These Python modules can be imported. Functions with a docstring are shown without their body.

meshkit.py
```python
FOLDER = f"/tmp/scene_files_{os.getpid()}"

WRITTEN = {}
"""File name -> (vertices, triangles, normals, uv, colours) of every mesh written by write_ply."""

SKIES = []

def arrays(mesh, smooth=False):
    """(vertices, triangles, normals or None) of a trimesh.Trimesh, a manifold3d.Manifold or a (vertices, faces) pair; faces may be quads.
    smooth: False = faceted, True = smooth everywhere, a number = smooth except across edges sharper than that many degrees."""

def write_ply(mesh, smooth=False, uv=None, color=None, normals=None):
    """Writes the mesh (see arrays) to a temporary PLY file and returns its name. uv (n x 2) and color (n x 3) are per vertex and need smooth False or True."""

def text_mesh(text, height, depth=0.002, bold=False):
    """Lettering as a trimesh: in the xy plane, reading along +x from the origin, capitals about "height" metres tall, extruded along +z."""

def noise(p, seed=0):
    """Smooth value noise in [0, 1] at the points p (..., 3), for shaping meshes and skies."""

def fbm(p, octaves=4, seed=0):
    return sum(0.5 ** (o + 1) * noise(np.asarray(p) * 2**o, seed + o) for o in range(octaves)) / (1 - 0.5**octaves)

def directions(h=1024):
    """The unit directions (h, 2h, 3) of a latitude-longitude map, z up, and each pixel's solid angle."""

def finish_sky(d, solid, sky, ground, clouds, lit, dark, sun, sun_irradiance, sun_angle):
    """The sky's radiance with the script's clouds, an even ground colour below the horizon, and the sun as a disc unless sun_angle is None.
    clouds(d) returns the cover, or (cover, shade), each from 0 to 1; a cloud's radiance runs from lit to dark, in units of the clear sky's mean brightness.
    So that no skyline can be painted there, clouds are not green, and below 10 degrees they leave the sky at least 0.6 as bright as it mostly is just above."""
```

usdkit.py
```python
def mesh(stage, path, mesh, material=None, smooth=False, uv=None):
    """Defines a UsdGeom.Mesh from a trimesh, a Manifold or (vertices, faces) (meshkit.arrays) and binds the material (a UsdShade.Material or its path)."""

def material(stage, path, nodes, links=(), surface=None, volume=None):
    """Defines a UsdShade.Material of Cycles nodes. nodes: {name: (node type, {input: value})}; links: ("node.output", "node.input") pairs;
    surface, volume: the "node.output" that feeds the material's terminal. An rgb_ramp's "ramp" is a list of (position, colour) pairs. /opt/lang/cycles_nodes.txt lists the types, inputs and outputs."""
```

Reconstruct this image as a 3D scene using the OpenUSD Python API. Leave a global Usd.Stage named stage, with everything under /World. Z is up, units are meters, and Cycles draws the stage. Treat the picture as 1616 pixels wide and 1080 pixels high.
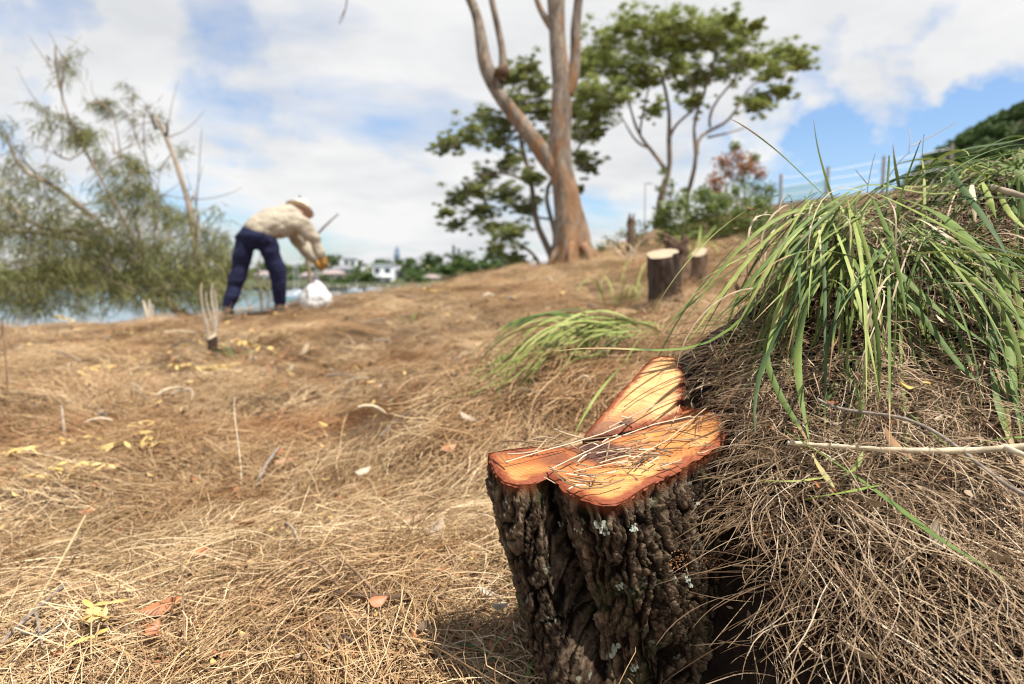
import math, random
import numpy as np, trimesh, manifold3d as m3, usdkit, meshkit
from scipy.interpolate import RBFInterpolator, CubicSpline
from scipy.spatial import Delaunay
from pxr import Usd, UsdGeom, UsdLux, UsdShade, Gf, Sdf, Vt
from shapely.geometry import Polygon, Point
import shapely

stage = Usd.Stage.CreateInMemory()
UsdGeom.SetStageUpAxis(stage, 'Z'); UsdGeom.SetStageMetersPerUnit(stage, 1.0)
WORLD = UsdGeom.Xform.Define(stage, '/World'); stage.SetDefaultPrim(WORLD.GetPrim())
UsdGeom.Scope.Define(stage, '/World/Looks')
T = Sdf.ValueTypeNames
# ------------------------------------------------------------------ camera
CZ, PITCH, FPX, FOCAL = 5.0, math.radians(5.45), 1077.3, 24.0
EXPOSURE, FSTOP, FOCUS = 0.80, 4.1, 0.88
cam = UsdGeom.Camera.Define(stage, '/World/camera')
cam.AddTranslateOp().Set(Gf.Vec3d(0, 0, CZ)); cam.AddRotateXOp().Set(90 - math.degrees(PITCH))
cam.CreateFocalLengthAttr(FOCAL); cam.CreateHorizontalApertureAttr(36.0); cam.CreateVerticalApertureAttr(36.0*684/1024)
cam.CreateClippingRangeAttr(Gf.Vec2f(0.05, 8000)); cam.CreateFStopAttr(FSTOP); cam.CreateFocusDistanceAttr(FOCUS)
cam.CreateExposureAttr(EXPOSURE)
# ------------------------------------------------------------------ sun and sky
SUN_DIR = np.array([0.31, -0.20, 0.90]); SUN_DIR = SUN_DIR/np.linalg.norm(SUN_DIR)
SUN_I, SKY_S = 1.25, 0.11
sun = UsdLux.DistantLight.Define(stage, '/World/sun')
sun.CreateIntensityAttr(SUN_I); sun.CreateNormalizeAttr(True); sun.CreateAngleAttr(0.53); sun.CreateColorAttr(Gf.Vec3f(1.0, 0.96, 0.90))
q = Gf.Rotation(Gf.Vec3d(0, 0, 1), Gf.Vec3d(*map(float, SUN_DIR)))
sun.AddTransformOp().Set(Gf.Matrix4d().SetRotate(q))
FWD = np.array([0, math.cos(PITCH), -math.sin(PITCH)]); UPV = np.array([0, math.sin(PITCH), math.cos(PITCH)]); RGT = np.array([1.0, 0, 0])
def ray(px, py): return FWD + (px-808)/FPX*RGT - (py-540)/FPX*UPV          # depth 1 along the optical axis
def U(px, py, d): return np.array([0, 0, CZ]) + d*ray(px, py)
sky = UsdLux.DomeLight.Define(stage, '/World/sky')
nodes = {'tc': ('texture_coordinate', {}), 'sep': ('separate_xyz', {}),
  'sky': ('sky_texture', {'sky_type': 'single_scattering', 'sun_disc': False, 'sun_elevation': float(math.asin(SUN_DIR[2])), 'sun_rotation': float(math.atan2(SUN_DIR[0], SUN_DIR[1])), 'altitude': 20.0, 'aerosol_density': 1.0, 'air_density': 1.0, 'ozone_density': 1.6}),
  'zz': ('math', {'math_type': 'maximum', 'value2': 0.0}), 'za': ('math', {'math_type': 'add', 'value2': 0.16}),
  'dx': ('math', {'math_type': 'divide'}), 'dy': ('math', {'math_type': 'divide'}), 'cb': ('combine_xyz', {}),
  'n': ('noise_texture', {'scale': 0.95, 'detail': 9.0, 'roughness': 0.5, 'distortion': 0.25}),
  'n2': ('noise_texture', {'scale': 1.7, 'detail': 6.0, 'roughness': 0.55}), 'mp': ('mapping', {'location': (3.1, 1.7, 0.4)}), 'mp2': ('mapping', {'location': (8.3, 4.2, 2.0)}),
  'ramp': ('rgb_ramp', {'ramp': [(0.34, (0, 0, 0)), (0.46, (0.5, 0.5, 0.5)), (0.60, (1, 1, 1))]}),
  'cramp': ('rgb_ramp', {'ramp': [(0.30, (3.8, 3.9, 4.05)), (0.45, (4.4, 4.44, 4.5)), (0.6, (4.9, 4.9, 4.9))]}),
  'skx': ('mix_color', {'blend_type': 'multiply', 'fac': 1.0, 'use_clamp': False, 'b': (.76, .84, .94)}), 'nb': ('math', {'math_type': 'multiply_add', 'value2': 1.7, 'value3': -.35}), 'mix': ('mix_color', {'blend_type': 'mix', 'use_clamp': False}), 'bg': ('background_shader', {'strength': SKY_S}), 'v0': ('value', {'value': 0.0})}
links = [('tc.generated', 'sep.vector'), ('sep.z', 'zz.value1'), ('zz.value', 'za.value1'), ('sep.x', 'dx.value1'), ('za.value', 'dx.value2'), ('sep.y', 'dy.value1'), ('za.value', 'dy.value2'),
  ('dx.value', 'cb.x'), ('dy.value', 'cb.y'), ('cb.vector', 'mp.vector'), ('cb.vector', 'mp2.vector'), ('mp.vector', 'n.vector'), ('mp2.vector', 'n2.vector'), ('n2.fac', 'cramp.fac')]
# where the day's clouds open (negative) or thicken (positive): direction, angular size, amount
nodes |= {'nw': ('noise_texture', {'scale': 4.5, 'detail': 5.0, 'roughness': 0.6}), 'ws': ('vector_math', {'math_type': 'multiply_add', 'vector2': (.42, .42, .42), 'vector3': (-.21, -.21, -.21)}), 'wa': ('vector_math', {'math_type': 'add'}), 'wn': ('vector_math', {'math_type': 'normalize'})}
links += [('tc.generated', 'nw.vector'), ('nw.color', 'ws.vector1'), ('ws.vector', 'wa.vector1'), ('tc.generated', 'wa.vector2'), ('wa.vector', 'wn.vector1')]
prev = 'nb.value'; links.append(('n.fac', 'nb.value1'))
for i, (px, py, rad, amt) in enumerate([(1420, 230, 13, -0.30), (1330, 120, 7, -0.12), (20, 90, 4.5, -0.22), (340, 8, 4, -0.10), (370, 175, 4, -0.10), (200, 330, 5, -0.08), (1010, 270, 4, -0.06), (620, 150, 22, 0.14), (1270, 25, 10, 0.30), (1480, 10, 10, 0.36), (1610, 100, 6, 0.32), (1230, 190, 3.5, 0.24), (1270, 265, 3.5, 0.22), (150, 200, 9, 0.12), (1000, 60, 10, 0.12)]):
    v = ray(px, py); v = v/np.linalg.norm(v)
    nodes[f'd{i}'] = ('vector_math', {'math_type': 'dot_product', 'vector2': tuple(v)})
    nodes[f'r{i}'] = ('map_range', {'range_type': 'smoothstep', 'from_min': math.cos(math.radians(rad)), 'from_max': 1.0, 'to_min': 0.0, 'to_max': float(amt), 'clamp': True})
    nodes[f'a{i}'] = ('math', {'math_type': 'add'})
    links += [('wn.vector', f'd{i}.vector1'), (f'd{i}.value', f'r{i}.value'), (f'r{i}.result', f'a{i}.value1'), (prev, f'a{i}.value2')]
    prev = f'a{i}.value'
links += [(prev, 'ramp.fac'), ('ramp.color', 'mix.fac'), ('sky.color', 'skx.a'), ('skx.result', 'mix.a'), ('cramp.color', 'mix.b'), ('mix.result', 'bg.color')]
skym = usdkit.material(stage, '/World/Looks/sky', nodes, links, surface='bg.background')
UsdShade.MaterialBindingAPI.Apply(sky.GetPrim()).Bind(skym)
sky.GetPrim().SetCustomDataByKey('kind', 'structure')

# ------------------------------------------------------------------ helpers
rng = np.random.default_rng(7); R = random.Random(11)
used = {}
def numbered(parent, name):
    k = f'{parent}/{name}'; n = used.get(k, 0); used[k] = n+1
    return k if n == 0 else f'{k}_{n:03d}'
class Th:
    def __init__(s, path, base): s.path, s.base = path, np.asarray(base, float)
def tag(prim, label=None, cat=None, group=None, kind=None):
    for k, v in (('label', label), ('category', cat), ('group', group), ('kind', kind)):
        if v: prim.SetCustomDataByKey(k, v)
def thing(name, label, cat, base=(0, 0, 0), group=None, kind=None):
    p = numbered('/World', name); x = UsdGeom.Xform.Define(stage, p)
    x.AddTranslateOp().Set(Gf.Vec3d(*map(float, base))); tag(x.GetPrim(), label, cat, group, kind)
    return Th(p, base)
def obj(name, mesh, mat, parent=None, smooth=False, attrs=None, label=None, cat=None, group=None, kind=None):
    if isinstance(mesh, MB): attrs = {'rnd': mesh.r()} if attrs is None else attrs; mesh = mesh.vf()
    elif hasattr(mesh, 'vertices'): mesh = (np.array(mesh.vertices), np.array(mesh.faces))
    v, f = mesh; v = np.asarray(v, float)
    if parent is not None: v = v - parent.base
    path = numbered(parent.path if parent is not None else '/World', name)
    m = usdkit.mesh(stage, path, (v, f), MAT[mat] if isinstance(mat, str) else mat, smooth)
    for k, a in (attrs or {}).items():
        a = np.asarray(a, np.float32)
        if len(a) == len(v): UsdGeom.PrimvarsAPI(m).CreatePrimvar(k, T.FloatArray, 'vertex').Set(Vt.FloatArray.FromNumpy(a))
    tag(m.GetPrim(), label, cat, group, kind)
    return Th(path, parent.base if parent is not None else (0, 0, 0))
def tubes(paths, rad, sides=3):
    """N polylines (N,K,3), radii (N,K) or (N,1) -> vertices, faces."""
    paths = np.asarray(paths, float); N, K, _ = paths.shape
    rad = np.broadcast_to(np.asarray(rad, float), (N, K))
    t = np.gradient(paths, axis=1); t /= np.linalg.norm(t, axis=2, keepdims=True)+1e-12
    m = t.mean(1); ref = np.where((np.abs(m[:, 2:3]) < 0.8*np.linalg.norm(m, axis=1, keepdims=True)+1e-9), [[0, 0, 1.0]], [[1.0, 0, 0]])[:, None, :]
    a = np.cross(t, ref); a /= np.linalg.norm(a, axis=2, keepdims=True)+1e-12
    b = np.cross(a, t)
    ang = np.arange(sides)/sides*2*np.pi
    v = paths[:, :, None, :] + rad[:, :, None, None]*(np.cos(ang)[None, None, :, None]*a[:, :, None, :] + np.sin(ang)[None, None, :, None]*b[:, :, None, :])
    i = np.arange(K-1)[:, None]; j = np.arange(sides)[None, :]; j2 = (j+1) % sides
    q = np.stack([i*sides+j, i*sides+j2, (i+1)*sides+j2, (i+1)*sides+j], -1).reshape(-1, 4)
    f = np.vstack([q[:, [0, 1, 2]], q[:, [0, 2, 3]]])
    F = (f[None] + (np.arange(N)*K*sides)[:, None, None]).reshape(-1, 3)
    return v.reshape(-1, 3), F
def strips(paths, width, side, fold=0.0):
    """N ribbons: paths (N,K,3), width (N,K), side (N,K,3) or (N,1,3): across direction; three vertices across."""
    paths = np.asarray(paths, float); N, K, _ = paths.shape
    side = np.broadcast_to(side, paths.shape); side = side/(np.linalg.norm(side, axis=2, keepdims=True)+1e-12)
    t = np.gradient(paths, axis=1); t /= np.linalg.norm(t, axis=2, keepdims=True)+1e-12
    side = side - (side*t).sum(2, keepdims=True)*t; side /= np.linalg.norm(side, axis=2, keepdims=True)+1e-12
    nrm = np.cross(side, t); w = np.broadcast_to(width, (N, K))[:, :, None]/2
    v = np.stack([paths-side*w+nrm*w*fold, paths, paths+side*w+nrm*w*fold], 2)
    i = np.arange(K-1)[:, None]; j = np.arange(2)[None, :]
    q = np.stack([i*3+j, i*3+j+1, (i+1)*3+j+1, (i+1)*3+j], -1).reshape(-1, 4)
    f = np.vstack([q[:, [0, 1, 2]], q[:, [0, 2, 3]]])
    return v.reshape(-1, 3), (f[None]+(np.arange(N)*K*3)[:, None, None]).reshape(-1, 3)
def spline(pts, n):
    pts = np.asarray(pts, float)
    if len(pts) == 2: return pts[0] + (pts[1]-pts[0])*np.linspace(0, 1, n)[:, None]
    s = np.r_[0, np.cumsum(np.linalg.norm(np.diff(pts, axis=0), axis=1)+1e-9)]
    return CubicSpline(s, pts)(np.linspace(0, s[-1], n))
class MB:
    def __init__(s): s.V, s.F, s.R, s.n = [], [], [], 0
    def add(s, v, f, r=None):
        v = np.asarray(v, float); s.V.append(v); s.F.append(np.asarray(f)+s.n); s.n += len(v)
        s.R.append(np.broadcast_to(np.asarray(R.random() if r is None else r, float), (len(v),))); return s
    def tube(s, pts, r0, r1=None, sides=8, n=None, r=None, wob=0.0):
        p = spline(pts, n or max(3, len(pts)*3)); K = len(p)
        if np.ndim(r0): rad = np.interp(np.linspace(0, 1, K), np.linspace(0, 1, len(r0)), r0)
        else: rad = np.linspace(r0, r0 if r1 is None else r1, K)
        v, f = tubes(p[None], rad[None], sides)
        if wob:
            c = np.repeat(p, sides, 0); v = c+(v-c)*(1+wob*(meshkit.noise(v*(0.6/max(rad.max(), 1e-3)), 3)-0.5)*2)[:, None]
        k = len(v); v = np.vstack([v, p[:1], p[-1:]])
        j = np.arange(sides); j2 = (j+1) % sides
        f = np.vstack([f, np.stack([j2, j, np.full(sides, k)], 1), np.stack([(K-1)*sides+j, (K-1)*sides+j2, np.full(sides, k+1)], 1)])
        return s.add(v, f, r)
    def box(s, c, size, rz=0.0, r=None):
        b = trimesh.creation.box(size); b.apply_transform(trimesh.transformations.rotation_matrix(rz, [0, 0, 1])); b.apply_translation(c)
        return s.add(b.vertices, b.faces, r)
    def tm(s, m, r=None): return s.add(m.vertices, m.faces, r)
    def vf(s): return np.vstack(s.V), np.vstack(s.F)
    def r(s): return np.concatenate(s.R)
def leaves(centers, size, asp=0.35, droop=0.3, rr=None, r0=0.0, r1=1.0):
    """Leaf faces (two triangles bent at the midrib) at centers with random orientation."""
    rr = rr or rng; c = np.asarray(centers); N = len(c)
    d = rr.normal(size=(N, 3)); d[:, 2] = d[:, 2]*0.5-droop; d /= np.linalg.norm(d, axis=1, keepdims=True)
    s = np.cross(d, rr.normal(size=(N, 3))); s /= np.linalg.norm(s, axis=1, keepdims=True)
    n = np.cross(d, s); L = size*(0.6+0.8*rr.random((N, 1))); W = L*asp
    v = np.stack([c-d*L/2, c+s*W/2+n*W*0.15, c+d*L/2, c-s*W/2+n*W*0.15], 1).reshape(-1, 3)
    f = np.array([[0, 1, 2], [0, 2, 3]])[None]+(np.arange(N)*4)[:, None, None]
    return v, f.reshape(-1, 3), np.repeat(r0+(r1-r0)*rr.random(N), 4)
def ellipsoid(n, c, r, rr=None, shell=0.35):
    rr = rr or rng; d = rr.normal(size=(n, 3)); d /= np.linalg.norm(d, axis=1, keepdims=True)
    return np.asarray(c)+d*(rr.random((n, 1))**shell)*np.asarray(r)

# ------------------------------------------------------------------ materials
MAT = {}
def vmat(name, cols, rough=0.75, spec=0.3, noise=None, nlo=0.7, nhi=1.25, bump=None, transl=0.0, attr='rnd', ncoord='object', extra=None):
    """cols: ramp over the mesh's attribute; noise=(scale,detail, stretch) multiplies; bump=(scale, distance, stretch)."""
    cols = cols if isinstance(cols[0], (tuple, list)) else [cols, cols]
    nd = {'at': ('attribute', {'attribute': attr}), 'rp': ('rgb_ramp', {'ramp': cols}), 'p': ('principled_bsdf', {'roughness': rough, 'specular_ior_level': spec}), 'g': ('geometry', {})}
    ln = [('at.fac', 'rp.fac')]; col = 'rp.color'
    if noise:
        sc, det = noise[0], noise[1]; st = noise[2] if len(noise) > 2 else (1, 1, 1)
        nd |= {'mp': ('mapping', {'scale': st}), 'n': ('noise_texture', {'scale': sc, 'detail': det, 'roughness': 0.6}), 'nr': ('rgb_ramp', {'ramp': [(0.3, (nlo,)*3), (0.7, (nhi,)*3)]}), 'mx': ('mix_color', {'blend_type': 'multiply', 'fac': 1.0, 'use_clamp': False})}
        ln += [('g.position', 'mp.vector'), ('mp.vector', 'n.vector'), ('n.fac', 'nr.fac'), (col, 'mx.a'), ('nr.color', 'mx.b')]; col = 'mx.result'
    if bump:
        st = bump[2] if len(bump) > 2 else (1, 1, 1)
        nd |= {'mpb': ('mapping', {'scale': st}), 'nb': ('noise_texture', {'scale': bump[0], 'detail': 5.0, 'roughness': 0.65}), 'b': ('bump', {'strength': 0.8, 'distance': bump[1]})}
        ln += [('g.position', 'mpb.vector'), ('mpb.vector', 'nb.vector'), ('nb.fac', 'b.height'), ('b.normal', 'p.normal')]
    ln.append((col, 'p.base_color')); out = 'p.BSDF'
    if transl:
        nd |= {'t': ('translucent_bsdf', {}), 'm': ('mix_closure', {'fac': transl})}
        ln += [(col, 't.color'), ('p.BSDF', 'm.closure1'), ('t.BSDF', 'm.closure2')]; out = 'm.closure'
    if extra: extra(nd, ln)
    MAT[name] = usdkit.material(stage, f'/World/Looks/{name}', nd, ln, surface=out)
def rmp(*c): return list(zip(np.linspace(0, 1, len(c)), c))
vmat('needle', rmp((.11, .066, .035), (.30, .205, .12), (.46, .34, .21), (.19, .11, .06), (.70, .57, .40)), 0.7, 0.12)
vmat('needle_ground', rmp((.27, .165, .08), (.44, .30, .155), (.55, .40, .22), (.36, .21, .10), (.60, .46, .27)), 0.65, 0.3)
vmat('soil', rmp((.020, .013, .009), (.06, .038, .024)), 0.95, 0.1, noise=(40, 6), nlo=.4, nhi=1.6, bump=(90, .01))
vmat('leaf_green', [(0, (.08, .125, .028)), (.25, (.145, .20, .045)), (.5, (.06, .10, .034)), (.82, (.20, .245, .06)), (.9, (.33, .28, .12)), (1, (.34, .22, .11))], .6, .22, noise=(30, 3), nlo=.8, nhi=1.2, transl=.18)
vmat('leaf_yellow', rmp((.22, .27, .06), (.33, .35, .11), (.19, .25, .05)), 0.6, 0.22, noise=(30, 3), nlo=.8, nhi=1.2, transl=.2)
vmat('leaf_dead', rmp((.40, .30, .18), (.56, .46, .31), (.27, .18, .10)), 0.6, 0.3, noise=(40, 4), transl=.12)
vmat('leaf_brown', rmp((.17, .075, .03), (.36, .15, .055), (.30, .19, .10)), 0.55, 0.4, noise=(60, 4), transl=.1)
vmat('leaf_orange', rmp((.36, .12, .04), (.46, .20, .085)), 0.5, 0.4, noise=(60, 4), transl=.1)
vmat('leaf_gold', rmp((.56, .37, .10), (.66, .47, .18), (.46, .30, .09)), 0.55, 0.35, noise=(60, 4), transl=.15)
vmat('leaf_pale', rmp((.36, .27, .175), (.46, .37, .25)), 0.5, 0.4, noise=(50, 4), transl=.1)
vmat('twig_pale', rmp((.50, .40, .26), (.58, .50, .36)), 0.7, 0.3, noise=(50, 4, (1, 1, 1)), nlo=.6, bump=(300, .001))
vmat('twig_grey', rmp((.20, .165, .13), (.30, .25, .20)), 0.9, 0.05, noise=(120, 4), nlo=.5, bump=(300, .001))
vmat('twig_white', rmp((.30, .235, .165), (.46, .385, .29)), 0.8, 0.25, noise=(60, 4), nlo=.6)
vmat('twig_brown', rmp((.12, .07, .04), (.26, .16, .09)), 0.8, 0.25, noise=(60, 4), nlo=.6, bump=(200, .002))

# ------------------------------------------------------------------ terrain
def plane(x, y):
    yy = np.clip(y, -4, 26); xx = np.clip(x, -9, 14)
    return CZ - 0.60 + 0.10*(yy-1) + 0.085*xx + 0.03*np.maximum(np.minimum(x, 60)-14, 0)
CREST = np.array([(-900, 503, 7.0), (0, 507, 7.4), (150, 506, 7.4), (250, 501, 7.5), (340, 497, 7.7), (420, 490, 7.9), (470, 482, 8.2), (540, 472, 8.5), (640, 456, 9.0), (700, 445, 9.4), (760, 429, 9.8), (830, 414, 10.2), (900, 400, 10.6), (960, 388, 12.0), (1030, 362, 15), (1100, 345, 18), (1180, 328, 21), (1290, 312, 24), (1420, 300, 26), (1616, 280, 28), (2400, 260, 30)], float)
cp = np.array([U(c[0], c[1]+12*np.clip((1000-c[0])/100, 0, 1)-14*np.exp(-((c[0]-530)/210)**2), c[2]) for c in CREST])
# the outermost two sit off frame: keep them close to the slope's own line
ctl = [(x, y, z) for x, y, z in cp[1:-1]]
ctl += [tuple(U(*p)) for p in [(0, 800, 1.86), (0, 620, 3.4), (400, 620, 3.6), (400, 800, 1.9), (700, 800, 1.75), (760, 1010, 1.10), (100, 1080, 1.0), (700, 1080, .99), (1045, 486, 4.5), (780, 620, 2.9), (900, 520, 5.2), (650, 560, 5.0), (360, 540, 5.9), (1150, 440, 6.5), (950, 440, 7.5), (1000, 545, 2.5), (850, 605, 2.2)]]
for x, y in [(-2, -3), (0, -4), (3, -3), (5, 0), (-4, 0), (7, 6), (9, 12), (3, 3), (2, 1.6), (.8, .4), (.2, .3), (-.5, .2), (-9, 3), (-9, 7)]:
    ctl.append((x, y, plane(x, y)))
ctl = np.array(ctl)
rbf = RBFInterpolator(ctl[:, :2], ctl[:, 2]-plane(ctl[:, 0], ctl[:, 1]), kernel='linear', smoothing=0.02)
cu, cd = cp[:, 0]/np.maximum(cp[:, 1], .1), cp[:, 1]
def crest_y(x, y):
    u = np.where(y > .2, x/np.maximum(y, .2), np.sign(x)*9)
    return np.interp(u, cu, cd)
def ground_z(x, y, fine=True):
    x, y = np.asarray(x, float), np.asarray(y, float); sh = x.shape; x, y = np.ravel(x), np.ravel(y)
    yc = crest_y(x, y); yb = np.minimum(y, yc); k = np.where(y > yc, yb/np.maximum(y, .01), 1.0); xb = x*k
    far = np.clip((np.hypot(xb, yb)-26)/10, 0, 1)
    z = plane(xb, yb)+rbf(np.stack([np.clip(xb, -10, 15), np.clip(yb, -5, 28)], 1))*(1-far)
    over = np.maximum(y-yc, 0)
    fall = np.where(x/np.maximum(y, .2) > .24, .18, .46)
    z = z-fall*(over-1.2*(1-np.exp(-over/1.2)))
    # left bank goes down to the water
    ov2 = np.maximum(-x-(9+.4*np.maximum(y, 0)), 0); z = z-.35*ov2
    if fine:
        p = np.stack([x, y, 0*x], 1); a = np.clip(np.hypot(x, y)/2.5, .35, 1.5)*np.clip(1.35-y/8, .35, 1)
        z = z+a*(.10*(meshkit.fbm(p*1.7, 3, 5)-.5)+.11*(meshkit.fbm(p*5, 3, 9)-.5))
    return np.maximum(z, -2.5).reshape(sh)
th = np.linspace(-math.pi, math.pi, 601)[:-1]
aa = np.where(np.abs(th) < .9, 1, 1)   # angle measured from +y
rr_ = np.r_[0.0, np.geomspace(.14, 14, 210), np.geomspace(14.4, 160, 60)]
# denser angles within view
dens = np.interp(np.linspace(0, 1, 721), [0, .18, .82, 1], [-math.pi, -.85, .85, math.pi])[:-1]
gx = rr_[:, None]*np.sin(dens)[None]; gy = rr_[:, None]*np.cos(dens)[None]
gzv = ground_z(gx, gy)
n_r, n_t = gx.shape
ii = np.arange(n_r-1)[:, None]; jj = np.arange(n_t)[None]; j2 = (jj+1) % n_t
qd = np.stack([ii*n_t+jj, ii*n_t+j2, (ii+1)*n_t+j2, (ii+1)*n_t+jj], -1).reshape(-1, 4)[:, ::-1]
MAT['ground'] = usdkit.material(stage, '/World/Looks/ground', {
    'g': ('geometry', {}), 'n': ('noise_texture', {'scale': 1.3, 'detail': 8.0, 'roughness': .65}), 'n2': ('noise_texture', {'scale': 14.0, 'detail': 7.0, 'roughness': .7}), 'n3': ('noise_texture', {'scale': 120.0, 'detail': 3.0, 'roughness': .7}),
    'r': ('rgb_ramp', {'ramp': [(.3, (.07, .04, .022)), (.5, (.16, .10, .055)), (.72, (.28, .19, .105))]}), 'r2': ('rgb_ramp', {'ramp': [(.3, (.45,)*3), (.7, (1.35,)*3)]}),
    'm': ('mix_color', {'blend_type': 'multiply', 'fac': 1.0, 'use_clamp': False}), 'b': ('bump', {'strength': 1.0, 'distance': .02}), 'p': ('principled_bsdf', {'roughness': .95, 'specular_ior_level': .1})},
    [('g.position', 'n.vector'), ('g.position', 'n2.vector'), ('g.position', 'n3.vector'), ('n.fac', 'r.fac'), ('n2.fac', 'r2.fac'), ('r.color', 'm.a'), ('r2.color', 'm.b'), ('m.result', 'p.base_color'), ('n3.fac', 'b.height'), ('b.normal', 'p.normal')], surface='p.BSDF')
obj('ground', (np.stack([gx, gy, gzv], -1).reshape(-1, 3), qd), 'ground', smooth=True, kind='structure')
def hit(px, py, fn, d0=.3, d1=60):
    ds = np.geomspace(d0, d1, 1500); r = ray(px, py); p = np.array([0, 0, CZ])+ds[:, None]*r
    h = p[:, 2]-fn(p[:, 0], p[:, 1]); b = np.nonzero(h < 0)[0]
    return p[b[0]] if len(b) else p[np.where(ds < 13, h/ds, 9).argmin()]
def G(px, py): return hit(px, py, ground_z)

# mound on the right of the stump: a steep bank of soil under litter
MC = [(1616, 1080, .72), (1616, 900, .77), (1616, 700, .87), (1616, 500, 1.0), (1616, 330, 1.2), (1616, 262, 1.42),
      (1500, 1080, .73), (1500, 900, .78), (1500, 700, .88), (1500, 500, 1.03), (1500, 350, 1.22), (1500, 290, 1.42),
      (1400, 1080, .75), (1400, 900, .79), (1400, 700, .89), (1400, 500, 1.06), (1400, 370, 1.25), (1400, 325, 1.40),
      (1300, 1080, .78), (1300, 900, .82), (1300, 720, .91), (1300, 550, 1.06), (1300, 430, 1.2), (1310, 352, 1.3),
      (1220, 1080, .83), (1220, 900, .86), (1220, 720, .94), (1220, 600, 1.04), (1220, 500, 1.18), (1230, 440, 1.28),
      (1150, 1080, .90), (1150, 800, .98), (1160, 690, 1.02), (1150, 600, 1.15), (1150, 520, 1.28), (1090, 1000, .98), (1080, 620, 1.22), (1070, 570, 1.32), (1000, 700, 1.28), (930, 800, 1.24)]
mc = [tuple(U(*p)) for p in MC]
for x, y, dz in [(.9, 1.9, .40), (1.3, 1.8, .5), (.55, 1.65, .12), (.3, 1.6, -.05), (.1, 1.5, -.05), (.0, 1.25, -.1), (1.8, 2.0, .45), (2.2, 1.4, .55), (2.2, .8, .45), (1.6, .5, .5), (1.3, 2.6, -.1), (.8, 2.5, -.15), (.3, 2.2, -.2), (1.9, 2.8, -.1), (.45, .3, .02), (.3, .35, -.04), (.9, .25, .0), (.40, .50, -.02), (.6, .42, -.02), (.85, .42, .02), (.15, .6, -.12), (.0, .8, -.2), (.1, .95, -.1), (.05, 1.1, -.08)]:
    mc.append((x, y, float(plane(x, y))+dz))
mc = np.array(mc)
mrbf = RBFInterpolator(mc[:, :2], mc[:, 2], kernel='thin_plate_spline', smoothing=2e-5)
def mound_raw(x, y):
    x, y = np.asarray(x, float), np.asarray(y, float); sh = x.shape; P = np.stack([x.ravel(), y.ravel()], 1)
    z = mrbf(P); p3 = np.c_[P, 0*z]
    return (z+.05*(meshkit.fbm(p3*9, 3, 21)-.5)+.02*(meshkit.fbm(p3*40, 3, 2)-.5)).reshape(sh)
mxs, mys = np.arange(-.05, 2.4, .012), np.arange(.18, 2.7, .012)
mX, mY = np.meshgrid(mxs, mys, indexing='ij'); mZ = mound_raw(mX, mY)
edge = np.minimum(np.minimum(mX+.05, 2.39-mX), np.minimum(mY-.18, 2.69-mY)); mZ = mZ-np.clip(.12-edge, 0, 1)*6
from scipy.interpolate import RegularGridInterpolator
mgi = RegularGridInterpolator((mxs, mys), mZ, bounds_error=False, fill_value=-9.0)
def mound_z(x, y):
    x, y = np.asarray(x, float), np.asarray(y, float)
    return mgi(np.stack([x.ravel(), y.ravel()], 1)).reshape(x.shape)
ggi = RegularGridInterpolator((np.linspace(-6, 6, 401), np.linspace(.1, 12, 401)), ground_z(*np.meshgrid(np.linspace(-6, 6, 401), np.linspace(.1, 12, 401), indexing='ij')), bounds_error=False, fill_value=-9.0)
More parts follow.
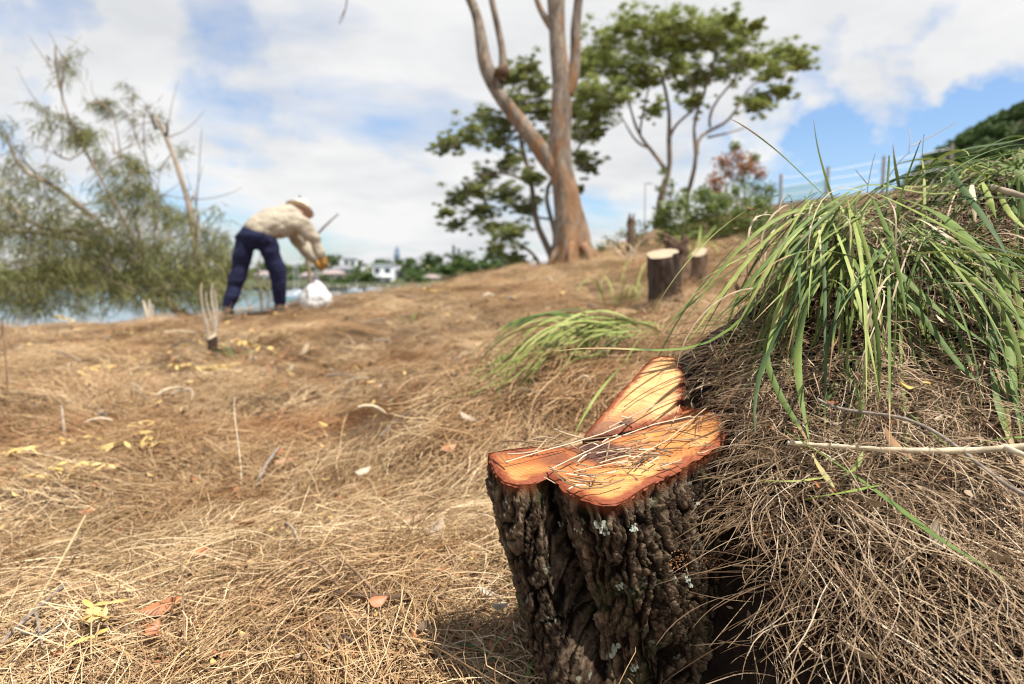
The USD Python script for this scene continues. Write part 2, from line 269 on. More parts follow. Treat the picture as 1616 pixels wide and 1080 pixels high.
def surf_z(x, y):
    x, y = np.asarray(x, float), np.asarray(y, float)
    return np.maximum(mound_z(x, y), ggi(np.stack([x.ravel(), y.ravel()], 1)).reshape(x.shape))
def S(px, py): return hit(px, py, surf_z, d1=12)
a, b = mX.shape; ii = np.arange(a-1)[:, None]; jj = np.arange(b-1)[None]
qm = np.stack([ii*b+jj, (ii+1)*b+jj, (ii+1)*b+jj+1, ii*b+jj+1], -1).reshape(-1, 4)
obj('mound', (np.stack([mX, mY, mZ], -1).reshape(-1, 3), qm), 'soil', smooth=True, kind='structure')

# ------------------------------------------------------------------ water, far shore, hill
MAT['water'] = usdkit.material(stage, '/World/Looks/water', {'g': ('geometry', {}), 'mp': ('mapping', {'scale': (1, .35, 1)}), 'n': ('noise_texture', {'scale': 1.1, 'detail': 4.0}), 'b': ('bump', {'strength': .35, 'distance': .12}), 'p': ('principled_bsdf', {'base_color': (.06, .13, .17), 'roughness': .12, 'ior': 1.33})},
    [('g.position', 'mp.vector'), ('mp.vector', 'n.vector'), ('n.fac', 'b.height'), ('b.normal', 'p.normal')], surface='p.BSDF')
obj('water', ([(-3600, 5, 0), (400, 5, 0), (400, 4800, 0), (-3600, 4800, 0)], [(0, 1, 2), (0, 2, 3)]), 'water', kind='structure')
vmat('shore', rmp((.065, .07, .04), (.065, .07, .04)), .95, .1, noise=(.06, 6), nlo=.5, nhi=1.6)
fx, fy = np.linspace(-700, 260, 97), np.r_[np.linspace(268, 420, 40), np.linspace(440, 1100, 20)]
FX, FY = np.meshgrid(fx, fy, indexing='ij')
def shore_z(x, y):
    x, y = np.asarray(x, float), np.asarray(y, float); s = y-(276+14*np.sin(x/60)+x*.02)
    return np.clip(s*.09, -1.5, 8)+np.clip(s-120, 0, 400)*.012*(1+.5*np.sin(x/170))+(meshkit.fbm(np.stack([x, y, 0*x], -1)/40, 3, 4)-.5)*2*np.clip(s/30, 0, 1)
FZ = shore_z(FX, FY); a, b = FX.shape; ii = np.arange(a-1)[:, None]; jj = np.arange(b-1)[None]
obj('far_shore', (np.stack([FX, FY, FZ], -1).reshape(-1, 3), np.stack([ii*b+jj, (ii+1)*b+jj, (ii+1)*b+jj+1, ii*b+jj+1], -1).reshape(-1, 4)), 'shore', smooth=True, kind='structure')
hx, hy = np.meshgrid(np.linspace(120, 620, 90), np.linspace(230, 620, 60), indexing='ij')
def hill_z(x, y):
    e = ((x-360)/150)**2+((y-420)/150)**2
    return 118*np.clip(1-e, -.3, 1)**.75*np.where(e < 1, 1, 0)-3+(meshkit.fbm(np.stack([x, y, 0*x], -1)/45, 3, 8)-.5)*16*np.clip(1.1-e, 0, 1) if True else 0
with np.errstate(invalid='ignore'): hz = np.nan_to_num(hill_z(hx, hy), nan=-3)
a, b = hx.shape; ii = np.arange(a-1)[:, None]; jj = np.arange(b-1)[None]
obj('hill', (np.stack([hx, hy, hz], -1).reshape(-1, 3), np.stack([ii*b+jj, (ii+1)*b+jj, (ii+1)*b+jj+1, ii*b+jj+1], -1).reshape(-1, 4)), 'shore', smooth=True, kind='structure')

# ------------------------------------------------------------------ the big sawn stump
def cut_plane(a, b, c):
    a, b, c = U(*a), U(*b), U(*c); n = np.cross(b-a, c-a); return a, n/np.linalg.norm(n)
def on_plane(px, py, P):
    o = np.array([0, 0, CZ]); r = ray(px, py); return o+r*(np.dot(P[0]-o, P[1])/np.dot(r, P[1]))
P1 = cut_plane((771, 716, .965), (965, 792, .82), (1120, 655, 1.10))
P2 = cut_plane((920, 688, 1.04), (1050, 562, 1.22), (1080, 650, 1.10))
main_px = [(771, 715), (774, 728), (783, 748), (795, 760), (815, 765), (838, 764), (858, 757), (869, 753), (878, 763), (900, 777), (925, 788), (952, 796), (972, 795), (990, 787), (1012, 772), (1040, 757), (1070, 742), (1102, 725), (1130, 707), (1147, 690), (1151, 674), (1140, 658), (1120, 648), (1098, 645), (1076, 648), (1040, 668), (990, 684), (950, 694), (922, 700), (900, 706), (872, 708), (840, 705), (805, 709)]
tong_px = [(920, 691), (935, 671), (955, 648), (975, 624), (998, 600), (1018, 576), (1030, 566), (1045, 561), (1062, 564), (1074, 575), (1079, 592), (1078, 615), (1072, 640), (1076, 652), (1040, 668), (985, 680), (950, 688)]
main3 = np.array([on_plane(x, y, P1) for x, y in main_px]); tong3 = np.array([on_plane(x, y, P2) for x, y in tong_px])
# body: a loop round both cuts, drawn down to the roots
loop_top = np.vstack([main3[:24], tong3[12:0:-1][:12], tong3[:1], main3[28:]])
keyn = len(loop_top)
def bottom_of(p, k):
    c = np.array([.20, 1.02]); v = p[:2]-c; return c+v*1.02+np.array([.055, .0])
bot = np.array([bottom_of(p, k) for k, p in enumerate(loop_top)])
for k, (x, y) in {0: (.075, .97), 1: (.072, .94), 2: (.070, .89), 3: (.074, .84), 4: (.086, .785), 5: (.110, .745), 6: (.145, .745), 7: (.172, .80), 8: (.20, .875), 9: (.23, .92), 10: (.25, .945), 11: (.27, .96), 12: (.285, .97), 13: (.33, .965), 14: (.36, .965), 15: (.385, .97), 16: (.405, .98), 17: (.42, .99), 18: (.435, 1.01), 19: (.45, 1.05)}.items(): bot[k] = (x, y)
NS, NT = 760, 250
seg = np.r_[0, np.cumsum(np.linalg.norm(np.diff(np.vstack([loop_top, loop_top[:1]]), axis=0), axis=1))]
sv = np.linspace(0, seg[-1], NS, endpoint=False)
def per(a): return np.stack([np.interp(sv, seg, np.r_[a[:, i], a[:1, i]]) for i in range(a.shape[1])], 1)
lt, lb = per(loop_top), per(bot)
tv = np.linspace(0, 1, NT); e = (tv**1.25*(1.6-.6*tv))
zb = CZ-.80
body = np.empty((NT, NS, 3))
body[:, :, :2] = lt[None, :, :2]*(1-e[:, None, None])+lb[None]*e[:, None, None]
body[:, :, 2] = lt[None, :, 2]*(1-tv[:, None])+zb*tv[:, None]
# the fold between the left root and the trunk: a crease that runs from the notch down and to the right
kk = seg[7]; ds = np.abs(sv-kk); crease = np.exp(-(ds/.016)**2)
cen = np.array([.2, 1.0])
out = np.gradient(lt[:, :2], axis=0); out = np.stack([out[:, 1], -out[:, 0]], 1); out /= np.linalg.norm(out, axis=1, keepdims=True)+1e-9
if ((lt[:, :2]-cen)*out).sum() < 0: out = -out
from scipy.ndimage import gaussian_filter1d
out = gaussian_filter1d(out, 14, axis=0, mode='wrap'); out /= np.linalg.norm(out, axis=1, keepdims=True)
grow = np.clip(tv/.06, 0, 1)[:, None]
S2, T2 = np.meshgrid(sv, tv*.55, indexing='xy')
skew = S2+T2*.35
q1 = np.stack([skew*26, T2*7, 0*S2+1.3], -1); q2 = np.stack([skew*62, T2*26, 0*S2+4.0], -1); q3 = np.stack([skew*170, T2*95, 0*S2], -1); q4 = np.stack([skew*420, T2*330, 0*S2], -1)
w = meshkit.fbm(np.stack([skew*9, T2*9, 0*S2], -1), 3, 71)-.5
def ridg(n): return 1-np.abs(2*n-1)*1.0
from scipy.spatial import cKDTree
def cells(u, v, per_u, seed):
    """Worley cells on the unrolled bark, u wraps: (edge 0..1, cell height, cell tilt)."""
    r = np.random.default_rng(seed); nu, nv = int(per_u), int(v.max())+2
    g = np.stack(np.meshgrid(np.arange(nu), np.arange(-1, nv), indexing='ij'), -1).reshape(-1, 2)+r.random((nu*(nv+1), 2)); h = r.random(len(g)); tl = r.normal(size=(len(g), 2))
    G3 = np.vstack([g, g+[nu, 0], g-[nu, 0]]); d, k = cKDTree(G3).query(np.stack([u.ravel(), v.ravel()], 1), 2); k0 = k[:, 0] % len(g)
    off = np.stack([u.ravel(), v.ravel()], 1)-G3[k[:, 0]]
    return (d[:, 1]-d[:, 0]).reshape(u.shape), h[k0].reshape(u.shape), (off*tl[k0]).sum(1).reshape(u.shape)
per_ = seg[-1]; wob = 2.2*w+.5*(meshkit.fbm(np.stack([skew*60, T2*45, 0*S2], -1), 2, 72)-.5)
nA = round(per_*48); eA, hA, tA = cells((skew/per_*nA+1.6*wob) % nA, T2*7+2.2*w, nA, 1)
nB = round(per_*150); eB, hB, tB = cells((skew/per_*nB+2*wob) % nB, T2*48+2*w, nB, 2)
f3 = meshkit.fbm(q3, 3, 41); f4 = meshkit.fbm(q4, 2, 43); r1 = ridg(meshkit.fbm(q1+w[..., None]*np.array([3.0, 1, 0]), 2, 31))
sm = lambda x, a_, b_: np.clip((x-a_)/(b_-a_), 0, 1)**2*(3-2*np.clip((x-a_)/(b_-a_), 0, 1))
plA = sm(eA, .01, .20); plB = sm(eB, .03, .35)
disp = .010*(plA-1)+.005*(hA-.6)*plA+.0028*(plB-1)*plA+.0045*(hB-.5)*plB+.006*tA*plA+.002*tB*plB+.012*(r1-.7)+.006*(f3-.5)+.006*(f4-.5)+.002
disp += .022*(meshkit.fbm(np.stack([skew*7, T2*4, 0*S2], -1), 2, 61)-.5)-.002
disp = disp*grow-.046*crease[None]*(1-.35*tv[:, None])*np.clip(tv/.02, .25, 1)[:, None]
body[:, :, :2] += out[None]*disp[..., None]
body[:, :, 2] += (.006*(f3-.5)+.005*(f4-.5)+.004*tB*plB)*grow
ii = np.arange(NT-1)[:, None]; jj = np.arange(NS)[None]; j2 = (jj+1) % NS
qb = np.stack([ii*NS+jj, (ii+1)*NS+jj, (ii+1)*NS+j2, ii*NS+j2], -1).reshape(-1, 4)
if np.sum(np.cross(lt[1:, :2], lt[:-1, :2])) > 0: qb = qb[:, ::-1]
rimv = np.clip(1-tv/.035, 0, 1)[:, None]*(.6+.8*f3)
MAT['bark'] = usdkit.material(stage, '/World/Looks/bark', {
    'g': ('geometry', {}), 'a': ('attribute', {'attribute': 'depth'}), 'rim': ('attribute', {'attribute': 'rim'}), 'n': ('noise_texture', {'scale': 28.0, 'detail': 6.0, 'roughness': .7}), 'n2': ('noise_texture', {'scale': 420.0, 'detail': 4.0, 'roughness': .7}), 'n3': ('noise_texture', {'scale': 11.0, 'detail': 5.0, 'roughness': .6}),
    'r': ('rgb_ramp', {'ramp': [(0, (.010, .006, .004)), (.36, (.030, .019, .013)), (.62, (.13, .088, .056)), (1, (.34, .25, .16))]}),  # bark ramp: low end paints fissure shade, high end sunlit plate tops
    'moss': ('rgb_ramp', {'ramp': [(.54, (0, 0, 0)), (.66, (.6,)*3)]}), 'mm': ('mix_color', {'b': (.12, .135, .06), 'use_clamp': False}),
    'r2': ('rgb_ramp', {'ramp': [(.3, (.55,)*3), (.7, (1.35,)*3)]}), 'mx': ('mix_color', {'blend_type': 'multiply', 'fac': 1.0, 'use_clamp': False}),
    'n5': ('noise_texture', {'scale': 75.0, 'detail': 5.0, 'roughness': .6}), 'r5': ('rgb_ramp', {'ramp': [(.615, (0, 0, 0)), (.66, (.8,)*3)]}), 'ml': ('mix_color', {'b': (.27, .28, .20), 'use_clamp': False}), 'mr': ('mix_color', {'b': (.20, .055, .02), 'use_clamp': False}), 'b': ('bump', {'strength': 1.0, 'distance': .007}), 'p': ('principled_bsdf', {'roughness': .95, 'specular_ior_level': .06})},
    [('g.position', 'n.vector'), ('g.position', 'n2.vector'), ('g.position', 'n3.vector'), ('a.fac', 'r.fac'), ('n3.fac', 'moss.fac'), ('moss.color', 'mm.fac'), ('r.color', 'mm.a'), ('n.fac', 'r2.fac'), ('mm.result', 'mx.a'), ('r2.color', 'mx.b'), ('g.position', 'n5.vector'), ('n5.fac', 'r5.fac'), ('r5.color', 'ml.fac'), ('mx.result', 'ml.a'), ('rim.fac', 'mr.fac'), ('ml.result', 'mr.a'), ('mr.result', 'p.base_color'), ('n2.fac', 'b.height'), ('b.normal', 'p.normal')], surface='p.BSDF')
stump = thing('tree_stump', 'large freshly sawn stump with orange cut wood and rugged dark bark in front', 'tree stump', (.2, 1.0, CZ-.62))
fissure_shade = np.clip(.05+.40*plA+.22*plA*plB+.22*(hA-.5)+.20*(hB-.5)+.5*(f4-.5)+.3*(f3-.5), 0, 1)  # shade in fissures and light on plate tops, put into the bark colour
obj('bark', (body.reshape(-1, 3), qb), 'bark', stump, True, attrs={'depth': fissure_shade.ravel(), 'rim': rimv.ravel()})
def grid_face(poly3, P, step, lift, bumps, dark_px):
    u = P[1] if P[1][2] > 0 else -P[1]; ex = np.cross([0, 1.0, 0], u); ex /= np.linalg.norm(ex); ey = np.cross(u, ex)
    p2 = np.stack([(poly3-P[0])@ex, (poly3-P[0])@ey], 1)
    # an uneven sawn rim
    pl = Polygon(p2).buffer(0); ring = np.array(pl.exterior.segmentize(step).coords)[:-1]
    nn = meshkit.noise(np.c_[ring*160, 0*ring[:, 0]], 3)-.5; c = ring.mean(0); ring = ring+(ring-c)/np.linalg.norm(ring-c, axis=1, keepdims=True)*(nn[:, None]*.006+.001)
    pl = Polygon(ring).buffer(0); x0, y0, x1, y1 = pl.bounds
    gx_, gy_ = np.meshgrid(np.arange(x0, x1, step), np.arange(y0, y1, step)); g = np.stack([gx_.ravel(), gy_.ravel()], 1)
    g = g+rng.normal(size=g.shape)*step*.15
    g = g[shapely.contains_xy(pl.buffer(-step*.6), g[:, 0], g[:, 1])]
    pts = np.vstack([ring, g]); tri = Delaunay(pts).simplices; cc = pts[tri].mean(1); tri = tri[shapely.contains_xy(pl, cc[:, 0], cc[:, 1])]
    dist = shapely.distance(pl.exterior, shapely.points(pts))
    h = lift+bumps*(meshkit.fbm(np.c_[pts*22, 0*pts[:, 0]], 3, 4)-.5)-.004*np.clip(1-dist/.006, 0, 1)
    v = P[0]+pts[:, :1]*ex+pts[:, 1:]*ey+h[:, None]*u
    # darker heartwood: a stain with a shape of its own
    rel = v-np.array([0, 0, CZ]); d = rel@FWD; qx = 808+FPX*(rel@RGT)/d; qy = 540-FPX*(rel@UPV)/d
    dark = np.zeros(len(v))
    wx = (meshkit.fbm(np.c_[pts*26, 0*pts[:, 0]], 3, 12)-.5)
    for cx, cy, rx, ry, a, amt in dark_px:
        ca, sa = math.cos(a), math.sin(a); X = ((qx-cx)*ca+(qy-cy)*sa)/rx; Y = (-(qx-cx)*sa+(qy-cy)*ca)/ry
        dark = np.maximum(dark, amt*np.clip(1.7-1.25*np.sqrt(X*X+Y*Y)+wx*1.1, 0, 1))
    global RING, CRACK
    pith = np.array([(c_-P[0])@ex for c_ in [on_plane(*dark_px[0][:2], P)]]+[(on_plane(*dark_px[0][:2], P)-P[0])@ey]); dv = pts-pith; RING = np.hypot(dv[:, 0]*.8, dv[:, 1]); an = np.arctan2(dv[:, 1], dv[:, 0])+.35*(meshkit.fbm(np.c_[pts*30, 0*pts[:, 0]], 2, 9)-.5); CRACK = np.zeros(len(v))
    for a0, w0, r0_, r1_ in [(-2.5, .0013, .012, .07), (-1.2, .0012, .02, .10), (.25, .0014, .01, .12), (1.6, .0012, .015, .09), (2.75, .0015, .02, .15), (-.5, .001, .03, .13)]: dd = np.abs((an-a0+math.pi) % (2*math.pi)-math.pi)*RING; CRACK = np.maximum(CRACK, .85*np.clip(1.6-dd/w0, 0, 1)*((RING > r0_) & (RING < r1_)))
    e1, e2, e3 = pts[tri[:, 1]]-pts[tri[:, 0]], pts[tri[:, 2]]-pts[tri[:, 0]], 0
    flip = (e1[:, 0]*e2[:, 1]-e1[:, 1]*e2[:, 0]) < 0; tri[flip] = tri[flip][:, ::-1]
    return (v, tri), dist, dark, (pts, ring, ex, ey, u)
def wood(name, cols, sx):
    return usdkit.material(stage, f'/World/Looks/{name}', {
    'g': ('geometry', {}), 'e': ('attribute', {'attribute': 'edge'}), 'dk': ('attribute', {'attribute': 'dark'}), 'mp': ('mapping', {'scale': sx, 'rotation': (0, 0, .5)}), 'n': ('noise_texture', {'scale': 16.0, 'detail': 7.0, 'roughness': .65, 'distortion': .6}), 'n2': ('noise_texture', {'scale': 9.0, 'detail': 6.0, 'roughness': .6}), 'n3': ('noise_texture', {'scale': 260.0, 'detail': 3.0}),
    'ne': ('noise_texture', {'scale': 45.0, 'detail': 4.0}), 'nem': ('math', {'math_type': 'multiply_add', 'value2': .9, 'value3': -.45}), 'ea': ('math', {'math_type': 'add'}),
    'rg': ('rgb_ramp', {'ramp': cols}), 'r2': ('rgb_ramp', {'ramp': [(.3, (.45, .40, .36)), (.5, (.95,)*3), (.7, (1.22,)*3)]}), 'm': ('mix_color', {'blend_type': 'multiply', 'fac': .8, 'use_clamp': False}),
    're': ('rgb_ramp', {'ramp': [(0, (1, 1, 1)), (.35, (.9,)*3), (.65, (.25,)*3), (1, (0, 0, 0))]}), 'me': ('mix_color', {'b': (.20, .042, .012), 'use_clamp': False}),
    'rd': ('rgb_ramp', {'ramp': [(0, (0, 0, 0)), (.5, (.55,)*3), (1, (.95,)*3)]}), 'cd': ('rgb_ramp', {'ramp': [(.45, (.28, .075, .022)), (.95, (.065, .024, .018))]}), 'md': ('mix_color', {'use_clamp': False}),
    'rgd': ('attribute', {'attribute': 'ring'}), 'rs': ('math', {'math_type': 'multiply_add', 'value2': 1050.0}), 'rn': ('math', {'math_type': 'multiply', 'value2': 34.0}), 'rsi': ('math', {'math_type': 'sine'}), 'rr': ('map_range', {'from_min': -1.0, 'from_max': 1.0, 'to_min': .78, 'to_max': 1.06}), 'rm': ('mix_color', {'blend_type': 'multiply', 'fac': .75, 'use_clamp': False}),
    'ck': ('attribute', {'attribute': 'crack'}), 'cm': ('mix_color', {'b': (.05, .018, .01), 'use_clamp': False}), 'wv': ('wave_texture', {'scale': 16.0, 'distortion': 7.0, 'detail': 4.0, 'detail_scale': 3.0}), 'mpw': ('mapping', {'rotation': (0, 0, .7)}), 'hb': ('math', {'math_type': 'multiply_add', 'value2': .5}),
    'b': ('bump', {'strength': .8, 'distance': .0016}), 'p': ('principled_bsdf', {'roughness': .72, 'specular_ior_level': .35})},
    [('g.position', 'mp.vector'), ('mp.vector', 'n.vector'), ('g.position', 'n2.vector'), ('g.position', 'n3.vector'), ('g.position', 'ne.vector'), ('n2.fac', 'rg.fac'), ('n.fac', 'r2.fac'), ('rg.color', 'm.a'), ('r2.color', 'm.b'),
     ('ne.fac', 'nem.value1'), ('e.fac', 'ea.value1'), ('nem.value', 'ea.value2'), ('ea.value', 're.fac'), ('re.color', 'me.fac'), ('m.result', 'me.a'),
     ('dk.fac', 'rd.fac'), ('dk.fac', 'cd.fac'), ('rd.color', 'md.fac'), ('me.result', 'md.a'), ('cd.color', 'md.b'), ('n2.fac', 'rn.value1'), ('rgd.fac', 'rs.value1'), ('rn.value', 'rs.value3'), ('rs.value', 'rsi.value1'), ('rsi.value', 'rr.value'), ('md.result', 'rm.a'), ('rr.result', 'rm.b'), ('ck.fac', 'cm.fac'), ('rm.result', 'cm.a'), ('cm.result', 'p.base_color'), ('g.position', 'mpw.vector'), ('mpw.vector', 'wv.vector'), ('wv.fac', 'hb.value1'), ('n3.fac', 'hb.value3'), ('hb.value', 'b.height'), ('b.normal', 'p.normal')], surface='p.BSDF')
MAT['cut_orange'] = wood('cut_orange', [(.32, (.34, .10, .022)), (.5, (.50, .195, .05)), (.66, (.66, .35, .12))], (1.0, 5.0, 1.0))
MAT['cut_cream'] = wood('cut_cream', [(.3, (.54, .23, .07)), (.5, (.66, .35, .13)), (.7, (.74, .46, .21))], (1.0, 5.0, 1.0))
(m1, d1_, k1, inf1) = grid_face(main3, P1, .0019, .002, .006, [(945, 713, 62, 20, .05, 1.0), (880, 722, 40, 18, .1, .75), (812, 712, 55, 10, 0, .7), (1082, 655, 34, 12, -.3, .5), (1045, 674, 22, 10, 0, .4), (905, 745, 30, 8, .2, .35), (1110, 712, 60, 10, -.5, .2)])
ring1, crack1 = RING, CRACK
obj('cut_face', m1, 'cut_orange', stump, True, attrs={'edge': np.clip(d1_/.022, 0, 1), 'dark': k1, 'ring': ring1, 'crack': crack1})
(m2, d2_, k2, inf2) = grid_face(tong3, P2, .0022, .002, .004, [(962, 674, 58, 20, -.2, .80), (985, 668, 22, 9, -.3, .95), (935, 684, 26, 10, -.5, .7), (1010, 655, 30, 14, -.4, .4)])
# the tongue's own thickness: a wall down from its rim where the saw left a step
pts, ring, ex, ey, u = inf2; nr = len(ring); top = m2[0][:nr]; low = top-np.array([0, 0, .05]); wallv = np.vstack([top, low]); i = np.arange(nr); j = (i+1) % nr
obj('cut_face', m2, 'cut_cream', stump, True, attrs={'edge': np.clip(d2_/.016, 0, 1), 'dark': k2, 'ring': RING, 'crack': CRACK*.5}, label='paler raised tongue of cut wood at the back')
vmat('cut_shade', rmp((.05, .022, .013), (.10, .04, .02)), .9, .2, noise=(60, 4))  # near-black brown paints the shade of gaps and holes
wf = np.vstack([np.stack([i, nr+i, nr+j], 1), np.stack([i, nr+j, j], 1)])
obj('step_wall', (wallv, wf), 'cut_shade', stump, False, label='step between the two saw cuts, painted dark for its shade')
# lichen: thin crusts proud of the bark
vmat('lichen', rmp((.30, .33, .26), (.42, .45, .37), (.25, .27, .19)), .9, .1, noise=(240, 4), nlo=.6, bump=(300, .002))
vmat('sawdust', rmp((.28, .12, .045), (.40, .22, .10), (.20, .09, .04)), .9, .1, noise=(150, 3))
bp = body.reshape(-1, 3); rel = bp-np.array([0, 0, CZ]); bd = rel@FWD; bx = 808+FPX*(rel@RGT)/bd; by = 540-FPX*(rel@UPV)/bd
bnorm = np.repeat(np.c_[out, .25*np.ones(NS)][None], NT, 0).reshape(-1, 3); front = (bnorm[:, 1] < 0.1)
def bark_at(px, py):
    k = np.where(front, (bx-px)**2+(by-py)**2, 1e9).argmin(); return bp[k], bnorm[k]/np.linalg.norm(bnorm[k])
for px, py, r in [(962, 1024, 14), (950, 832, 9), (942, 884, 7), (1092, 795, 12), (1105, 860, 8), (978, 920, 6), (1085, 915, 12), (916, 834, 6), (998, 1050, 8), (885, 828, 5), (1000, 835, 6), (1068, 912, 8)]:
    p, n = bark_at(px, py); lr = np.random.default_rng(px); c = MB()
    for _ in range(22):
        o = lr.normal(size=3)*np.array([.5, .5, .5])*r/1000; o -= n*(o@n)
        s = trimesh.creation.icosphere(1, 1.0); v = s.vertices*(r/1250)*lr.uniform(.14, .36); v = v-np.outer(v@n, n)*.86
        v = v*(1+.5*(meshkit.noise(v*2500+px, 2)[:, None]-.5)); c.add(v+p+o+n*.0005, s.faces)
    obj('lichen_patch', c, 'lichen', stump)

# ------------------------------------------------------------------ needle litter
def needle_set(N, K, seed, spread, length, lift, rad, flat_dir=None):
    r = np.random.default_rng(seed); a0 = r.normal(0, spread, N); L = r.uniform(*length, N); t = np.linspace(0, 1, K)
    cur = r.normal(0, .55, N)[:, None]*(t[None]-.5)+r.normal(0, .25, N)[:, None]*np.sin(t*6)[None]
    ang = a0[:, None]+cur; stp = (L/(K-1))[:, None]
    x = np.cumsum(np.cos(ang)*stp, 1); y = np.cumsum(np.sin(ang)*stp, 1); x -= x.mean(1, keepdims=True); y -= y.mean(1, keepdims=True)
    z = lift*r.random(N)[:, None]+.35*lift*np.sin(math.pi*t)[None]*r.uniform(-.6, 1.2, N)[:, None]+r.normal(0, .10, N)[:, None]*(t[None]-.5)*L[:, None]
    return np.stack([x, y, z], 2)
def patch(N, seed, spread, R_, length, lift, rad, K=6):
    r = np.random.default_rng(seed+100); P = needle_set(N, K, seed, spread, length, lift, rad)
    o = r.normal(size=(N, 2))*R_*.5; P[:, :, :2] += o[:, None, :]
    taper = np.r_[.75, np.ones(K-2), .35]
    v, f = tubes(P, (r.uniform(.75, 1.25, N)*rad)[:, None]*taper[None], 3)
    return v, f, np.repeat(r.random(N), K*3)
MAT['needle_inst'] = usdkit.material(stage, '/World/Looks/needle_inst', {'o': ('object_info', {}), 'a': ('attribute', {'attribute': 'rnd'}), 'r': ('rgb_ramp', {'ramp': rmp((.15, .088, .045), (.40, .285, .155), (.60, .47, .285), (.27, .16, .08), (.72, .59, .39))}),
    'g': ('geometry', {}), 'n': ('noise_texture', {'scale': 1.1, 'detail': 5.0, 'roughness': .65}), 'tr': ('rgb_ramp', {'ramp': [(.32, (.60, .44, .35)), (.44, (.80, .70, .62)), (.56, (1.0, .98, .95)), (.68, (1.15, 1.18, 1.20))]}), 'or': ('rgb_ramp', {'ramp': rmp((.72, .66, .6), (1.15, 1.12, 1.1))}), 'm': ('mix_color', {'blend_type': 'multiply', 'fac': 1.0, 'use_clamp': False}), 'm2': ('mix_color', {'blend_type': 'multiply', 'fac': 1.0, 'use_clamp': False}), 'p': ('principled_bsdf', {'roughness': .7, 'specular_ior_level': .1})},
    [('a.fac', 'r.fac'), ('g.position', 'n.vector'), ('n.fac', 'tr.fac'), ('o.random', 'or.fac'), ('r.color', 'm.a'), ('tr.color', 'm.b'), ('m.result', 'm2.a'), ('or.color', 'm2.b'), ('m2.result', 'p.base_color')], surface='p.BSDF')
def instancer(name, protos, pos, quat, scale, idx, label, cat):
    path = numbered('/World', name); pi = UsdGeom.PointInstancer.Define(stage, path); rel = pi.CreatePrototypesRel()
    for k, (pn, v, f, r, mat) in enumerate(protos):
        pp = f'{path}/{pn}' + (f'_{k:03d}' if k else ''); m = usdkit.mesh(stage, pp, (v, f), MAT[mat], False)
        UsdGeom.PrimvarsAPI(m).CreatePrimvar('rnd', T.FloatArray, 'vertex').Set(Vt.FloatArray.FromNumpy(np.asarray(r, np.float32))); rel.AddTarget(pp)
    pi.CreatePositionsAttr(Vt.Vec3fArray.FromNumpy(np.asarray(pos, np.float32))); pi.CreateProtoIndicesAttr(Vt.IntArray.FromNumpy(np.asarray(idx, np.int32)))
    pi.CreateScalesAttr(Vt.Vec3fArray.FromNumpy(np.asarray(scale, np.float32)))
    pi.CreateOrientationsAttr(Vt.QuathArray([Gf.Quath(float(w), float(x), float(y), float(z)) for w, x, y, z in quat]))
    tag(pi.GetPrim(), label, cat, None, 'stuff')
def quat_of(yaw, n):
    """Turns z onto the normal n after a turn by yaw about z."""
    n = n/np.linalg.norm(n, axis=1, keepdims=True); w = 1+n[:, 2]; t = np.stack([w, -n[:, 1], n[:, 0], 0*w], 1); t /= np.linalg.norm(t, axis=1, keepdims=True)
    c, s = np.cos(yaw/2), np.sin(yaw/2); w1, x1, y1, z1 = t.T
    return np.stack([w1*c-z1*s, x1*c+y1*s, y1*c-x1*s, z1*c+w1*s], 1)
def gnormal(x, y, fn=None, e=.04):
    fn = fn or ground_z; return np.stack([-(fn(x+e, y)-fn(x-e, y))/(2*e), -(fn(x, y+e)-fn(x, y-e))/(2*e), np.ones_like(x)], 1)
protos = [('needle_swath', *patch(120, 1, .25, .15, (.07, .17), .03, .0007), 'needle_inst'), ('needle_swath', *patch(120, 2, .4, .17, (.06, .16), .03, .00065), 'needle_inst'),
          ('needle_swath', *patch(105, 3, .2, .14, (.12, .26), .035, .00075), 'needle_inst'), ('needle_tangle', *patch(110, 4, 1.5, .17, (.03, .11), .03, .00065), 'needle_inst'), ('needle_tangle', *patch(100, 5, .9, .15, (.05, .15), .04, .0007), 'needle_inst')]
gp = []
r0 = np.random.default_rng(5)
for d0, d1, sp, sc in [(.86, 1.7, .058, 1.0), (1.7, 2.8, .085, 1.15), (2.8, 5, .14, 1.5), (5, 12.5, .25, 2.0)]:
    xs = np.arange(-.85*d1-.3, .85*d1+.3, sp); ys = np.arange(d0, d1, sp); X, Y = np.meshgrid(xs, ys); X = (X+r0.normal(size=X.shape)*sp*.4).ravel(); Y = (Y+r0.normal(size=Y.shape)*sp*.4).ravel()
    ok = (np.abs(X) < .80*Y+.25) & (Y < crest_y(X, Y)+.3) & (mound_z(X, Y) < ground_z(X, Y)+.03) & ~((X > -.02) & (Y < 1.0))
    X, Y = X[ok], Y[ok]; gp.append(np.stack([X, Y, np.full(len(X), sc)], 1))
gp = np.vstack(gp); X, Y, SC = gp.T
bare = meshkit.fbm(np.stack([X*2.2, Y*2.2, 0*X], 1), 3, 77); clear = (np.hypot(X+2.85, Y-7.5) > .42) & (np.hypot(X+2.28, Y-7.9) > .3)
keep = clear & (r0.random(len(X)) < np.clip(.25+(bare-.38)*4.5+.3*(SC > 1.3), .16, .92)); X, Y, SC = X[keep], Y[keep], SC[keep]
flow = -.25+.9*np.sin(X*1.1+.6*Y)+4.2*(meshkit.fbm(np.stack([X*3.0, Y*3.0, 0*X], 1), 3, 15)-.5)*2
flow = np.where(r0.random(len(X)) < .3, r0.uniform(0, 6.28, len(X)), flow+r0.normal(0, .4, len(X)))
Z = ground_z(X, Y)-.004+.012*r0.random(len(X))
nrm = gnormal(X, Y); nrm[:, :2] += r0.normal(0, 1, (len(X), 2))*np.where(SC > 1.3, .09, .13)[:, None]
